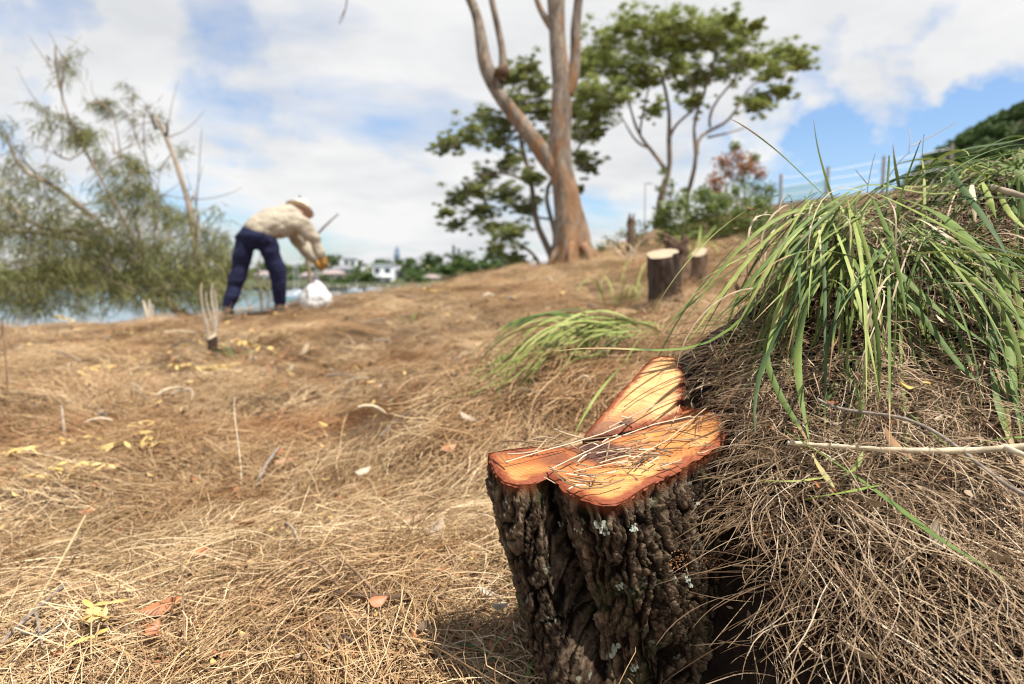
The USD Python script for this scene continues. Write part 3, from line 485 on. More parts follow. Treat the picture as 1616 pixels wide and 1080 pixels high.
instancer('needle_litter', protos, np.stack([X, Y, Z], 1), quat_of(flow, nrm), SC[:, None]*r0.uniform(.8, 1.25, (len(X), 1))*np.stack([1+0*SC, 1+0*SC, 1/SC], 1), np.where(r0.random(len(X)) < np.where(SC > 1.3, .35, .55), r0.integers(0, 3, len(X)), r0.integers(3, 5, len(X))), 'dry tan sheoak needles matted over the whole cleared slope', 'needle litter')

# needles draped over the mound, one by one
def drape(N, seed, region, length, base_ang, spread, lift, rad, K=9, stiff=.5):
    """Needles that start on the mound in view and run over it; where it falls away they hang."""
    r = np.random.default_rng(seed); px = r.uniform(region[0], region[2], N); py = r.uniform(region[1], region[3], N)
    clump = meshkit.fbm(np.stack([px/70, py/70, 0*px+seed], 1), 2, 6); kp = r.random(N) < np.clip(.10+(clump-.36)*4.0, .06, 1); px, py = px[kp], py[kp]
    ds = np.geomspace(.42, 1.6, 160); rays = np.stack([ray(a, b) for a, b in zip(px, py)]); P = np.array([0, 0, CZ])+ds[None, :, None]*rays[:, None, :]
    below = P[:, :, 2] < mound_z(P[:, :, 0], P[:, :, 1]); k = below.argmax(1); ok = below.any(1) & (k > 0); p = P[np.arange(len(px)), k][ok]; n = len(p); px, py = px[ok], py[ok]
    ang = (r.uniform(0, 6.28, n) if base_ang is None else base_ang(px, py))+r.normal(0, spread, n)
    L = r.uniform(*length, n)*r.uniform(.6, 1, n); st = L/(K-1); cv = r.normal(0, 1.1, n)/K; wv = r.normal(0, .35, n); x, y = p[:, 0].copy(), p[:, 1].copy(); h0 = lift*r.random(n)**1.6
    z = mound_z(x, y)+h0; vz = r.normal(.02, .25, n); out_ = [np.stack([x, y, z], 1)]
    for i in range(K-1):
        hs = np.sqrt(1/(1+vz**2)); x = x+np.cos(ang)*st*hs; y = y+np.sin(ang)*st*hs; z = z+st*hs*vz; vz = vz-stiff*1.6/K; s = mound_z(x, y)+.0015+h0*.6; hit_ = z < s
        vz = np.where(hit_, np.clip((s-z)/st*.5+vz*.4, -1.5, .9), vz); z = np.maximum(z, s); ang = ang+cv+wv*np.sin(i*.9)/K*2; out_.append(np.stack([x, y, z], 1))
    return np.stack(out_, 1), r.uniform(.7, 1.25, n)*rad
nb = MB()
def put(P, rad, seed):
    r = np.random.default_rng(seed); N, K, _ = P.shape; tp = np.r_[.8, np.ones(K-3), .85, .4]
    v, f = tubes(P, rad[:, None]*tp[None], 3); nb.add(v, f, np.repeat(r.random(N)**1.25, K*3))
fan = lambda px, py: -math.pi/2+np.clip((px-1330)/300, -1.1, 1.1)*.75
left = lambda px, py: -math.pi/2-.25-np.clip((1250-px)/120, 0, 1)*.9
for i, a in enumerate([(2600, (1150, 600, 1616, 790), (.04, .12), None, 1.0, .025, .00048), (1600, (1190, 720, 1616, 1080), (.07, .20), fan, .75, .035, .00055), (900, (1190, 690, 1616, 960), (.09, .2), None, 1.0, .04, .0005),
                       (260, (1150, 700, 1235, 830), (.06, .16), left, .45, .03, .0006), (3200, (1200, 330, 1616, 640), (.04, .12), None, 1.3, .03, .0005), (1300, (1270, 250, 1616, 420), (.06, .16), lambda x, y: .5+0*x, 1.0, .035, .00055), (350, (1070, 560, 1250, 690), (.04, .12), None, 1.5, .02, .0006), (1200, (1160, 640, 1616, 1060), (.02, .06), None, 1, .04, .00055), (1500, (1090, 330, 1360, 620), (.05, .15), lambda x, y: -2.2+0*x, 1.0, .03, .0006)]):
    P, rad = drape(a[0], 300+i, a[1], a[2], a[3], a[4], a[5], a[6]); put(P, rad, i)
obj('needle_litter', nb, 'needle', label='fine tan needles draped thickly over the mound right of the stump', cat='needle litter', kind='stuff')
# a spill of needles lying on the fresh cut
sb = MB(); r = np.random.default_rng(66); ps = []
for k in range(85):
    g = r.choice(5, p=[.42, .2, .12, .14, .12]); cx, cy, sx, sy, a, sa = [(985, 735, 42, 12, .45, .5), (915, 765, 26, 9, -.5, .6), (860, 705, 34, 7, .5, .8), (1085, 690, 45, 18, .2, .9), (1040, 715, 45, 14, .3, .7)][g]
    x, y = r.normal(cx, sx), r.normal(cy, sy); L = r.uniform(14, 55); an = r.normal(a, sa); q = [on_plane(x+t*L*math.cos(an)*1.1, y-t*L*math.sin(an)*.55+r.normal(0, .8), P1) for t in (-.5, 0, .5)]
    h = .003+.010*r.random(); q = [b+np.array([0, 0, h+.004*r.random()]) for b in q]; ps.append(spline(q, 5))
for line in [[(868, 755), (930, 722), (1010, 690), (1090, 668)], [(850, 722), (905, 712), (985, 700), (1130, 672)], [(905, 760), (985, 745), (1060, 705), (1120, 650)], [(880, 752), (930, 728), (980, 722)], [(798, 742), (872, 722), (940, 705), (985, 686)], [(960, 690), (1060, 640), (1130, 615)], [(985, 655), (1040, 620), (1090, 600)], [(870, 756), (920, 787), (985, 772)], [(772, 718), (800, 746)]]:
    ps.append(spline([on_plane(x, y, P1 if y > 660 else P2)+np.array([0, 0, .010+.006*r.random()]) for x, y in line], 5))
ps = np.stack(ps); v, f = tubes(ps, r.uniform(.0007, .0012, (len(ps), 1)), 4); sb.add(v, f, np.repeat(r.random(len(ps)), 20))
obj('needle_litter', sb, 'needle', label='scatter of broken brown needles lying on the orange cut face of the stump', cat='needle litter', kind='stuff')
# crumbs of sawdust on the bark's ledge and round the cut's right end
for box_, n in (((1055, 866, 1150, 912), 520), ((1120, 690, 1190, 770), 300)):
    cb = MB(); r = np.random.default_rng(n)
    for _ in range(n):
        p = hit(r.uniform(box_[0], box_[2]), r.uniform(box_[1], box_[3]), mound_z, .4, 2) if n == 300 else bark_at(r.uniform(box_[0], box_[2]), r.normal((box_[1]+box_[3])/2, 9))[0]
        m = trimesh.creation.icosphere(0, 1.0); cb.add(m.vertices*r.uniform(.0004, .0013, 3)+p+r.normal(0, .002, 3)+np.array([0, -.002, .003]), m.faces)
    obj('sawdust', cb, 'sawdust', stump, kind='stuff')

# ------------------------------------------------------------------ strap-leaved tussocks
def blade(path, w, tw=0.0, K=14, tip=.9, base=.6, fold=-.35, seed=0):
    """One strap leaf along a path, creased along its middle."""
    p = spline(path, K); t = np.linspace(0, 1, K); wd = w*np.minimum(1, base+(1-base)*t/.25)*np.clip((1-t)/(1-tip+.25), .06, 1)**.8
    tan = np.gradient(p, axis=0); tan /= np.linalg.norm(tan, axis=1, keepdims=True)
    view = p-np.array([0, 0, CZ]); s0 = np.cross(tan, np.array([0, 0, 1.0])+1e-3); s0 /= np.linalg.norm(s0, axis=1, keepdims=True)
    n0 = np.cross(s0, tan); a = tw+.5*np.sin(t*3+seed); s = s0*np.cos(a)[:, None]+n0*np.sin(a)[:, None]
    return strips(p[None], wd[None], s[None], fold)
def arc(p0, az, el, L, w, droop, K=12, surf=None, r=None, wav=.15):
    d = el; p = np.array(p0, float); out_ = [p.copy()]; a = az; st = L/(K-1); cv = r.normal(0, wav)
    for i in range(K-1):
        q = p+st*np.array([math.cos(d)*math.cos(a), math.cos(d)*math.sin(a), math.sin(d)]); d -= droop*(1.2+1.5*i/K)/K; a += cv/K; d = max(d, -1.5)
        if surf is not None:
            s = float(surf(np.array([q[0]]), np.array([q[1]]))[0])+.010+.012*r.random()
            if q[2] < s: q[2] = s; d = max(d, -.7)
        p = q; out_.append(p.copy())
    return np.array(out_)
def leaf_obj(th, path, w, mat='leaf_green', tw=0.0, seed=0, tip=.9, label=None, name='leaf'):
    v, f = blade(path, w, tw, seed=seed, tip=tip); tt = np.repeat(np.linspace(0, 1, len(v)//3), 3); br = .55+((seed*.61) % 1.0)*.6; obj(name, (v, f), mat, th, True, attrs={'rnd': np.maximum(((seed*.37) % 1.0)*.82, np.clip((tt-br)/.12, 0, 1))}, label=label)
def Uo(px, py, d, off=.028):
    dh = float((hit(px, py, mound_z, .35, 2.2)-np.array([0, 0, CZ]))@FWD); return U(px, py, min(d, dh-off)) if dh < 2.1 else U(px, py, d)
def hero(th, pts, w, mat='leaf_green', tw=0.0, tip=.9, seed=None): leaf_obj(th, np.array([Uo(*p) for p in pts]), w, mat, tw, R.randint(0, 999) if seed is None else seed, tip)
rl = np.random.default_rng(17)
def tussock(label, crown, n, az, L, el, droop, w, group=None, dead=0, cr=.04, yellow=.2, surf=surf_z, sweep=None):
    base = np.array(crown); th = thing('strap_leaf_tussock', label, 'tussock', base, group)
    for i in range(n):
        p0 = base+np.array([rl.normal(0, cr), rl.normal(0, cr), rl.uniform(-.02, .03)]); a = rl.uniform(*az) if sweep is None or rl.random() > .68 else rl.uniform(*sweep)
        P = arc(p0, a, rl.uniform(*el), rl.uniform(*L), w, rl.uniform(*droop), surf=surf, r=rl)
        if sweep is not None and (P[:, 0] < .33).any() and rl.random() < .85: continue
        leaf_obj(th, P, w*rl.uniform(.55, 1.1), 'leaf_yellow' if rl.random() < yellow else 'leaf_green', rl.normal(0, .4), i)
    for i in range(dead):
        p0 = base+np.array([rl.normal(0, cr), rl.normal(0, cr), rl.uniform(-.04, .01)])
        P = arc(p0, rl.uniform(*az), rl.uniform(-.6, .5), rl.uniform(.12, .36), w, rl.uniform(1.0, 3), surf=surf, r=rl, wav=1.0)
        leaf_obj(th, P, w*rl.uniform(.25, .6), 'leaf_dead', rl.normal(0, .8), i, name='dead_leaf')
    return th
g = 'strap-leaved tussocks on the mound'
A = tussock('green tussock at the left shoulder of the mound, leaves arching down behind the stump', U(1312, 326, 1.17), 120, (3.3, 4.9), (.24, .50), (-.95, -.25), (.1, .6), .006, dead=40, yellow=.26, sweep=(3.25, 3.8))
for pts, w, mt in [([(1318, 322, 1.15), (1275, 283, 1.13), (1225, 236, 1.10), (1185, 206, 1.08), (1153, 188, 1.05)], .007, 'leaf_green'), ([(1317, 322, 1.16), (1301, 270, 1.15), (1290, 226, 1.14), (1284, 188, 1.13)], .006, 'leaf_yellow'),
    ([(1305, 326, 1.16), (1235, 340, 1.12), (1170, 388, 1.08), (1110, 462, 1.05), (1062, 543, 1.04)], .008, 'leaf_green'), ([(1306, 330, 1.15), (1240, 352, 1.10), (1180, 410, 1.06), (1128, 480, 1.04), (1085, 540, 1.03)], .008, 'leaf_yellow'),
    ([(1300, 322, 1.16), (1240, 332, 1.15), (1190, 340, 1.14), (1155, 347, 1.14)], .006, 'leaf_green'), ([(1308, 334, 1.14), (1262, 360, 1.08), (1214, 420, 1.04), (1170, 500, 1.02), (1130, 570, 1.01)], .009, 'leaf_yellow'),
    ([(1302, 335, 1.15), (1330, 380, 1.09), (1360, 430, 1.04), (1385, 490, 1.0), (1402, 540, .97)], .0135, 'leaf_green'), ([(1306, 336, 1.15), (1330, 400, 1.08), (1355, 470, 1.03), (1378, 520, 1.0)], .009, 'leaf_green'),
    ([(1420, 306, 1.16), (1340, 345, 1.1), (1240, 415, 1.05), (1130, 500, 1.02), (1045, 562, 1.02)], .0085, 'leaf_green'), ([(1300, 400, 1.1), (1281, 411, 1.06), (1252, 469, 1.02), (1218, 536, .98), (1194, 613, .94), (1192, 682, .90)], .0105, 'leaf_green'),
    ([(1285, 420, 1.08), (1276, 460, 1.03), (1259, 546, .98), (1264, 623, .94), (1278, 700, .88)], .0105, 'leaf_green'), ([(1240, 505, 1.04), (1213, 580, .98), (1235, 630, .95), (1276, 700, .87)], .0085, 'leaf_green'),
    ([(1297, 345, 1.14), (1230, 392, 1.07), (1160, 470, 1.03), (1105, 535, 1.02)], .009, 'leaf_green'), ([(1290, 360, 1.12), (1210, 430, 1.05), (1120, 520, 1.02), (1050, 575, 1.03)], .0075, 'leaf_green'),
    ([(1300, 352, 1.12), (1255, 420, 1.05), (1225, 500, 1.0), (1205, 590, .95)], .009, 'leaf_yellow'), ([(1310, 350, 1.12), (1290, 430, 1.04), (1262, 520, .98), (1243, 600, .94)], .008, 'leaf_green'),
    ([(1340, 560, 1.0), (1345, 600, .96), (1360, 640, .93), (1352, 680, .91)], .006, 'leaf_green'), ([(1296, 372, 1.12), (1200, 470, 1.05), (1100, 545, 1.02), (1010, 551, 1.0), (940, 549, .97), (876, 554, .95)], .0075, 'leaf_green')]: hero(A, pts, w, mt)
F_ = tussock('tussock low on the mound face whose leaves cross the needles above the pale stick', hit(1330, 470, mound_z, .5, 2)+np.array([0, -.02, .03]), 28, (3.5, 5.7), (.16, .38), (-.9, .3), (.4, 1.6), .0055, dead=20, yellow=.18)
F2_ = tussock('sparse tussock at the right of the mound face below the crossing broad leaves', hit(1490, 450, mound_z, .5, 2)+np.array([0, -.02, .03]), 20, (3.5, 6.0), (.16, .40), (-.9, .3), (.4, 1.6), .0055, dead=16, yellow=.18)
B = tussock('tussock in the middle of the mound with one stiff upright blade', U(1425, 372, 1.16), 80, (3.5, 5.9), (.28, .62), (-.9, -.1), (.1, .9), .0055, dead=44, yellow=.12)
for pts, w, mt in [([(1409, 385, 1.13), (1413, 350, 1.12), (1420, 310, 1.11), (1436, 263, 1.10), (1453, 221, 1.09)], .0105, 'leaf_green'), ([(1420, 300, 1.25), (1414, 262, 1.24), (1409, 226, 1.23)], .007, 'leaf_green'),
    ([(1415, 312, 1.16), (1495, 345, 1.08), (1532, 382, 1.02), (1580, 432, .97), (1630, 485, .93)], .0135, 'leaf_green'), ([(1343, 377, 1.1), (1406, 416, 1.04), (1473, 479, .99), (1530, 522, .95), (1630, 600, .90)], .0115, 'leaf_green'),
    ([(1497, 262, 1.2), (1530, 312, 1.12), (1562, 355, 1.05), (1590, 402, 1.0), (1608, 446, .97)], .010, 'leaf_green'), ([(1360, 400, 1.08), (1420, 455, 1.02), (1480, 530, .96), (1530, 590, .92), (1640, 640, .88)], .0085, 'leaf_green'),
    ([(1440, 345, 1.12), (1470, 355, 1.08), (1500, 375, 1.05), (1530, 390, 1.02)], .008, 'leaf_dead'), ([(1410, 360, 1.14), (1450, 368, 1.1), (1490, 392, 1.06), (1530, 420, 1.03)], .006, 'leaf_yellow'),
    ([(1350, 600, .98), (1420, 640, .92), (1480, 690, .86), (1550, 740, .80)], .006, 'leaf_green'), ([(1500, 470, 1.0), (1510, 520, .97), (1530, 570, .94), (1535, 620, .92)], .005, 'leaf_green')]: hero(B, pts, w, mt)
C = tussock('tussock along the top right of the mound, leaves combed sideways below the hill', U(1560, 268, 1.28), 85, (2.6, 6.6), (.25, .55), (-.8, .2), (.3, 1.4), .006, dead=26, yellow=.15, cr=.06)
for pts, w, mt in [([(1340, 300, 1.22), (1400, 292, 1.2), (1470, 305, 1.17), (1540, 296, 1.15), (1640, 292, 1.13)], .008, 'leaf_green'), ([(1470, 262, 1.26), (1510, 238, 1.24), (1560, 228, 1.22), (1640, 206, 1.2)], .009, 'leaf_green'),
    ([(1430, 290, 1.24), (1480, 250, 1.22), (1515, 236, 1.2), (1530, 246, 1.18)], .010, 'leaf_yellow'), ([(1540, 240, 1.26), (1575, 222, 1.24), (1600, 214, 1.22), (1640, 236, 1.2)], .010, 'leaf_green'),
    ([(1560, 255, 1.2), (1590, 262, 1.17), (1620, 285, 1.13), (1650, 320, 1.1)], .011, 'leaf_green'), ([(1535, 290, 1.16), (1536, 320, 1.12), (1540, 352, 1.1)], .009, 'leaf_dead'), ([(1552, 288, 1.15), (1562, 315, 1.11), (1572, 345, 1.09)], .009, 'leaf_yellow'),
    ([(1575, 300, 1.14), (1590, 330, 1.1), (1610, 352, 1.07), (1640, 372, 1.04)], .008, 'leaf_yellow'), ([(1380, 345, 1.16), (1450, 325, 1.14), (1530, 312, 1.12), (1640, 318, 1.1)], .007, 'leaf_green')]: hero(C, pts, w, mt)
E = thing('strap_leaf_tussock', 'dark green leaves hanging down the right edge of the mound', 'tussock', U(1600, 430, 1.0))
for pts, w in [([(1560, 420, 1.04), (1570, 517, .97), (1574, 613, .90), (1596, 695, .84), (1640, 760, .79)], .0125), ([(1585, 400, 1.03), (1590, 500, .96), (1600, 600, .89), (1612, 690, .83)], .012), ([(1575, 410, 1.03), (1582, 470, .98), (1588, 550, .93), (1590, 640, .88), (1600, 730, .82)], .009),
    ([(1600, 430, 1.0), (1612, 520, .94), (1625, 600, .88)], .010), ([(1545, 440, 1.03), (1560, 520, .97), (1580, 600, .91), (1605, 660, .87)], .007), ([(1566, 560, .95), (1580, 600, .92), (1600, 640, .88), (1640, 690, .84)], .009)]: hero(E, pts, w)
D = tussock('green tussock flopped over on the litter behind the stump', G(985, 566)+np.array([0, 0, .10]), 90, (3.1, 4.0), (.32, .72), (-.1, .45), (.8, 1.8), .0085, dead=14, yellow=.5, cr=.07, surf=lambda x, y: surf_z(x, y)+.06)
for pts, w, mt in [([(1010, 588, 1.30), (985, 618, 1.28), (955, 655, 1.24), (930, 692, 1.2)], .008, 'leaf_green'), ([(1000, 560, 1.4), (960, 600, 1.36), (925, 650, 1.3), (905, 690, 1.26)], .006, 'leaf_yellow')]: hero(D, pts, w, mt)
g = None
# cut leaves that lie loose over the litter, each its own thing
for pts, w, mt, lb in [([(1240, 680, .93), (1320, 730, .86), (1400, 785, .79), (1470, 840, .73), (1540, 885, .69), (1588, 914, .67)], .0085, 'leaf_green', 'long green cut strap leaf lying across the needle curtain, pointing down right'),
    ([(1197, 757, .90), (1250, 758, .88), (1312, 752, .86)], .0075, 'leaf_yellow', 'short yellow-green cut leaf lying level below the pale stick'), ([(1268, 788, .86), (1320, 778, .85), (1392, 765, .83)], .006, 'leaf_yellow', 'thin yellow-green leaf under the level cut leaf'),
    ([(1283, 716, .90), (1300, 745, .88), (1318, 772, .86)], .008, 'leaf_green', 'green leaf stub pointing down beside the end of the pale stick'), ([(1330, 752, .85), (1350, 735, .85), (1362, 712, .86)], .007, 'leaf_yellow', 'curled green leaf scrap above the pale stick'),
    ([(1545, 700, .84), (1580, 692, .84), (1640, 690, .82)], .006, 'leaf_green', 'thin green leaf on top of the pale stick at the right edge')]:
    v, f = blade(np.array([Uo(*p, .058) for p in pts]), w, .2, seed=2); obj('cut_strap_leaf', (v, f), mt, None, True, attrs={'rnd': np.full(len(v), R.random())}, label=lb, cat='leaf')
# sticks on the mound
def stick(name, label, cat, pts, r0, r1, mat, side=()):
    b_ = Uo(*pts[0], .058); th = thing(name, label, cat, b_); m = MB(); m.tube([Uo(*p, .058) for p in pts], r0/1, r1, 7, n=26, wob=.28); obj('stem', m, mat, th, True)
    for s in side: m = MB(); m.tube([Uo(*p, .058) for p in s], r1, r1*.5, 6, n=8, wob=.2); obj('side_shoot', m, mat, th, True)
stick('stick', 'pale smooth stick lying level across the mound to the right edge', 'stick', [(1243, 699, .90), (1320, 705, .87), (1400, 710, .84), (1460, 712, .82), (1530, 711, .80), (1640, 703, .77)], .0029, .0042, 'twig_pale', [[(1585, 706, .79), (1605, 714, .77), (1640, 726, .76)]])
stick('stick', 'thin blue-grey twig slanting down behind the pale stick', 'twig', [(1290, 630, .97), (1340, 648, .93), (1430, 662, .88), (1505, 702, .83), (1560, 745, .78), (1640, 790, .73)], .0018, .0026, 'twig_grey')
stick('stick', 'bleached broken stick poking out of the mound top at the right edge', 'stick', [(1565, 296, 1.14), (1590, 303, 1.12), (1640, 318, 1.10)], .005, .005, 'twig_white')
if 0: stick('stick', 'dark grey twig half hidden below the pale stick', 'twig', [(1270, 752, .90), (1360, 752, .86), (1430, 745, .84), (1470, 738, .83)], .002, .0015, 'twig_grey')
for i, (pts, mt) in enumerate([([(1368, 310, 1.25), (1374, 270, 1.25), (1381, 243, 1.25)], 'twig_brown'), ([(1454, 262, 1.3), (1456, 235, 1.3), (1458, 212, 1.3)], 'twig_grey'), ([(1434, 240, 1.28), (1436, 220, 1.28), (1434, 201, 1.28)], 'twig_pale'), ([(1440, 230, 1.28), (1475, 212, 1.28), (1509, 193, 1.28)], 'twig_pale'), ([(1400, 285, 1.26), (1420, 255, 1.26), (1436, 240, 1.26)], 'twig_brown'), ([(1370, 292, 1.26), (1358, 278, 1.26), (1350, 268, 1.26)], 'twig_brown')]):
    m = MB(); m.tube([Uo(*p, .058) for p in pts], .0009, .0005, 4, n=6); obj('dry_stalk', m, mt, None, True, label=['brown dry stalk sticking up left of the stiff upright blade', 'grey dry stalk sticking up right of the stiff upright blade', 'pale straw just behind the stiff upright blade', 'long pale straw slanting up right against the blue sky', 'brown stalk slanting across the foot of the upright blade', 'short brown stalk leaning left on the mound skyline'][i], cat='stalk')
# fallen leaves
def flat_leaf(name, label, p, L, W, yaw, tilt, mat, curl=.25, roll=0.0, nrm=None, stalk=True):
    K = 9; t = np.linspace(-1, 1, K); w = W*np.clip(1-t**2, 0, 1)**.75*(1-.18*t); x = L/2*t; z = curl*L*.5*(t**2)*.5
    P = np.stack([x, .08*L*np.sin(t*2), z], 1); v, f = strips(P[None], (w+1e-4)[None], np.array([0, 1.0, .1])[None, None], .45)
    th = thing(name, label, 'leaf', p); M = trimesh.transformations.euler_matrix(roll, tilt, yaw, 'rxyz')[:3, :3]; v = v@M.T+np.asarray(p)
    obj('leaf_blade', (v, f), mat, th, True, attrs={'rnd': np.full(len(v), R.random())})
    if stalk: m = MB(); a_ = np.array([[-L*.5, 0, curl*L*.25], [-L*.58, .01*L, curl*L*.25], [-L*.68, .03*L, curl*L*.2]])@M.T+np.asarray(p); m.tube(a_, max(W*.03, .0006), max(W*.02, .0004), 5, n=5); obj('stalk', m, mat, th, True)
up = np.array([0, 0, .012])
for px, py, L, W, yaw, tilt, roll, mt, lb in [(1347, 825, .036, .020, -.9, .75, -.5, 'leaf_pale', 'cupped pale leaf shining in the middle of the needle curtain'), (1503, 822, .024, .016, -2.0, .7, .3, 'leaf_pale', 'small pale grey leaf at the right below the cut leaf'), (1449, 882, .034, .016, 1.2, -.5, .9, 'leaf_pale', 'dull pale leaf tucked among needles under the long cut leaf'),
    (1548, 915, .052, .015, .05, .2, -.9, 'leaf_pale', 'long olive-pale leaf lying level at the lower right'), (1325, 1052, .055, .018, -1.1, .8, -.5, 'leaf_pale', 'long pale leaf hanging at the bottom of the needle curtain'), (1262, 1055, .034, .013, -1.1, .8, -.4, 'leaf_pale', 'smaller pale leaf left of the long hanging leaf'),
    (1390, 742, .052, .014, -.95, .5, .9, 'leaf_brown', 'curled brown leaf hooked over the pale stick'), (1405, 650, .022, .013, 0, .4, 0, 'leaf_gold', 'little yellow dead leaf near the blue-grey twig, left of a pair'), (1440, 648, .024, .014, .8, .5, .3, 'leaf_gold', 'little yellow dead leaf near the blue-grey twig, right of a pair'),
    (1464, 548, .032, .010, -.6, .5, .4, 'leaf_pale', 'curled pale leaf caught on a green blade at the mound centre'), (1268, 800, .016, .012, .4, .5, .2, 'leaf_orange', 'tiny orange leaf scrap in the needles right of the stump')]:
    p = hit(px, py, mound_z, .4, 3); flat_leaf('dry_leaf', lb, p+np.array([0, -.034, .042]), L, W, yaw, tilt, mt, roll=roll)

# ------------------------------------------------------------------ gum tree
MAT['gum_bark'] = usdkit.material(stage, '/World/Looks/gum_bark', {'g': ('geometry', {}), 'mp': ('mapping', {'scale': (1, 1, .28)}), 'n': ('noise_texture', {'scale': 5.5, 'detail': 6.0, 'roughness': .6, 'distortion': .5}), 'n2': ('noise_texture', {'scale': 24.0, 'detail': 5.0, 'roughness': .65}), 'mp3': ('mapping', {'location': (4, 2, 1), 'scale': (1, 1, .35)}), 'n3': ('noise_texture', {'scale': 4.2, 'detail': 7.0, 'roughness': .65, 'distortion': .4}), 'lo': ('attribute', {'attribute': 'low'}),
    'r': ('rgb_ramp', {'ramp': [(.30, (.075, .058, .045)), (.45, (.165, .13, .10)), (.56, (.29, .235, .18)), (.70, (.10, .075, .055))]}), 'r3': ('rgb_ramp', {'ramp': [(.53, (0, 0, 0)), (.62, (.8,)*3)]}), 'ad': ('math', {'math_type': 'multiply_add', 'value2': .13}), 'or': ('rgb_ramp', {'ramp': [(.3, (.36, .18, .075)), (.7, (.19, .105, .055))]}),
    'm': ('mix_color', {'use_clamp': False}), 'r2': ('rgb_ramp', {'ramp': [(.3, (.6,)*3), (.7, (1.25,)*3)]}), 'm2': ('mix_color', {'blend_type': 'multiply', 'fac': 1.0, 'use_clamp': False}), 'b': ('bump', {'strength': .9, 'distance': .02}), 'p': ('principled_bsdf', {'roughness': .85, 'specular_ior_level': .1})},
    [('g.position', 'mp.vector'), ('g.position', 'mp3.vector'), ('mp.vector', 'n.vector'), ('mp3.vector', 'n3.vector'), ('mp.vector', 'n2.vector'), ('n.fac', 'r.fac'), ('lo.fac', 'ad.value1'), ('n3.fac', 'ad.value3'), ('ad.value', 'r3.fac'), ('n2.fac', 'or.fac'), ('r3.color', 'm.fac'), ('r.color', 'm.a'), ('or.color', 'm.b'), ('m.result', 'm2.a'), ('n2.fac', 'r2.fac'), ('r2.color', 'm2.b'), ('m2.result', 'p.base_color'), ('n2.fac', 'b.height'), ('b.normal', 'p.normal')], surface='p.BSDF')
DG = 10.4
def limb_px(pts, wpx, d, n=60, sides=28, flute=0.0, cs=FPX):
    p = spline(np.array([U(x, y, dd if len(q) else d) for x, y, dd in [(a, b, c) for (a, b, *q), c in zip([(*t[:2], *t[2:]) for t in pts], [t[2] if len(t) > 2 else d for t in pts])]]) if False else np.array([U(t[0], t[1], t[2] if len(t) > 2 else d) for t in pts]), n)
    rad = np.interp(np.linspace(0, 1, n), np.linspace(0, 1, len(wpx)), np.array(wpx, float)*.86/2*d/cs); v, f = tubes(p[None], rad[None], sides)
    c = np.repeat(p, sides, 0); ang = np.tile(np.arange(sides)/sides*2*np.pi, n); k = np.repeat(np.linspace(0, 1, n), sides)
    nz = meshkit.fbm(v*np.array([4, 4, 1.6]), 3, 5)-.5; low = np.clip(1-k*3.2, 0, 1)
    fl = flute*low*(.5*np.cos(3*ang+.6)+.35*np.cos(5*ang+2.0)); v = c+(v-c)*(1+.28*nz+fl)[:, None]
    kk = len(v); v = np.vstack([v, p[-1:]]); j = np.arange(sides); f = np.vstack([f, np.stack([(n-1)*sides+j, (n-1)*sides+(j+1) % sides, np.full(sides, kk)], 1)])
    return v, f, np.r_[low, 0]
gum = thing('gum_tree', 'big forked gum tree with blotchy grey and orange bark behind the cleared slope', 'tree', U(903, 404, DG))
def gl(name, pts, w, flute=0.0, n=60):
    v, f, low = limb_px(pts, w, DG, n=n, flute=flute); obj(name, (v, f), 'gum_bark', gum, True, attrs={'low': low})
gl('trunk', [(905, 425), (904, 400), (897, 338), (890, 290), (884, 240), (885, 190), (886, 150), (884, 110), (880, 70), (878, 30), (876, -40), (872, -130), (880, -240)], [74, 62, 48, 43, 42, 40, 33, 31, 31, 33, 31, 32, 30, 25, 20], flute=.34, n=110)
gl('limb', [(884, 278), (862, 250), (840, 218), (818, 190), (795, 160), (778, 132), (767, 105), (760, 70), (752, 25), (738, -10), (715, -60), (690, -150)], [30, 33, 30, 27, 25, 25, 22, 17, 16, 15, 13, 10])
gl('limb', [(788, 128), (793, 112), (793, 85), (786, 45), (777, 5), (770, -40), (775, -140)], [20, 13, 12, 11, 10, 9, 8])
gl('limb', [(894, 148), (903, 125), (908, 90), (908, 50), (912, 10), (916, -50), (935, -160)], [26, 20, 17, 16, 16, 15, 12])
gl('limb', [(872, 45), (860, 28), (850, 8), (842, -20), (820, -90)], [16, 11, 9, 9, 6])
gl('limb', [(738, -10), (660, -70), (590, -75), (555, -30), (548, 0)], [9, 6, 4, 2, 1.5])
kn = trimesh.creation.icosphere(3, 1.0); v = kn.vertices*np.array([.11, .10, .09]); v = v*(1+.5*(meshkit.fbm(v*14, 2, 3)[:, None]-.5)); obj('knot', (v+U(793, 113, DG-.1), kn.faces), 'twig_brown', gum, True)
m = MB(); m.tube([U(548, -12, DG), U(547, 4, DG), U(543, 22, DG), U(535, 38, DG)], .012, .006, 5, n=10); m.tube([U(546, 12, DG), U(541, 22, DG), U(536, 30, DG)], .008, .004, 4, n=6); obj('drooping_twig', m, 'twig_brown', gum, True)
for k in range(7):
    a = k/7*6.28; p0 = U(905, 402, DG)+np.array([.2*math.cos(a), .2*math.sin(a), .10]); m = MB(); m.tube([p0+np.array([0, 0, .03]), p0+np.array([.12*math.cos(a), .12*math.sin(a), -.10]), p0+np.array([.22*math.cos(a), .22*math.sin(a), -.28])], .075, .03, 9, n=9, wob=.3); v, f = m.vf(); obj('root', (v, f), 'gum_bark', gum, True, attrs={'low': np.ones(len(v))})

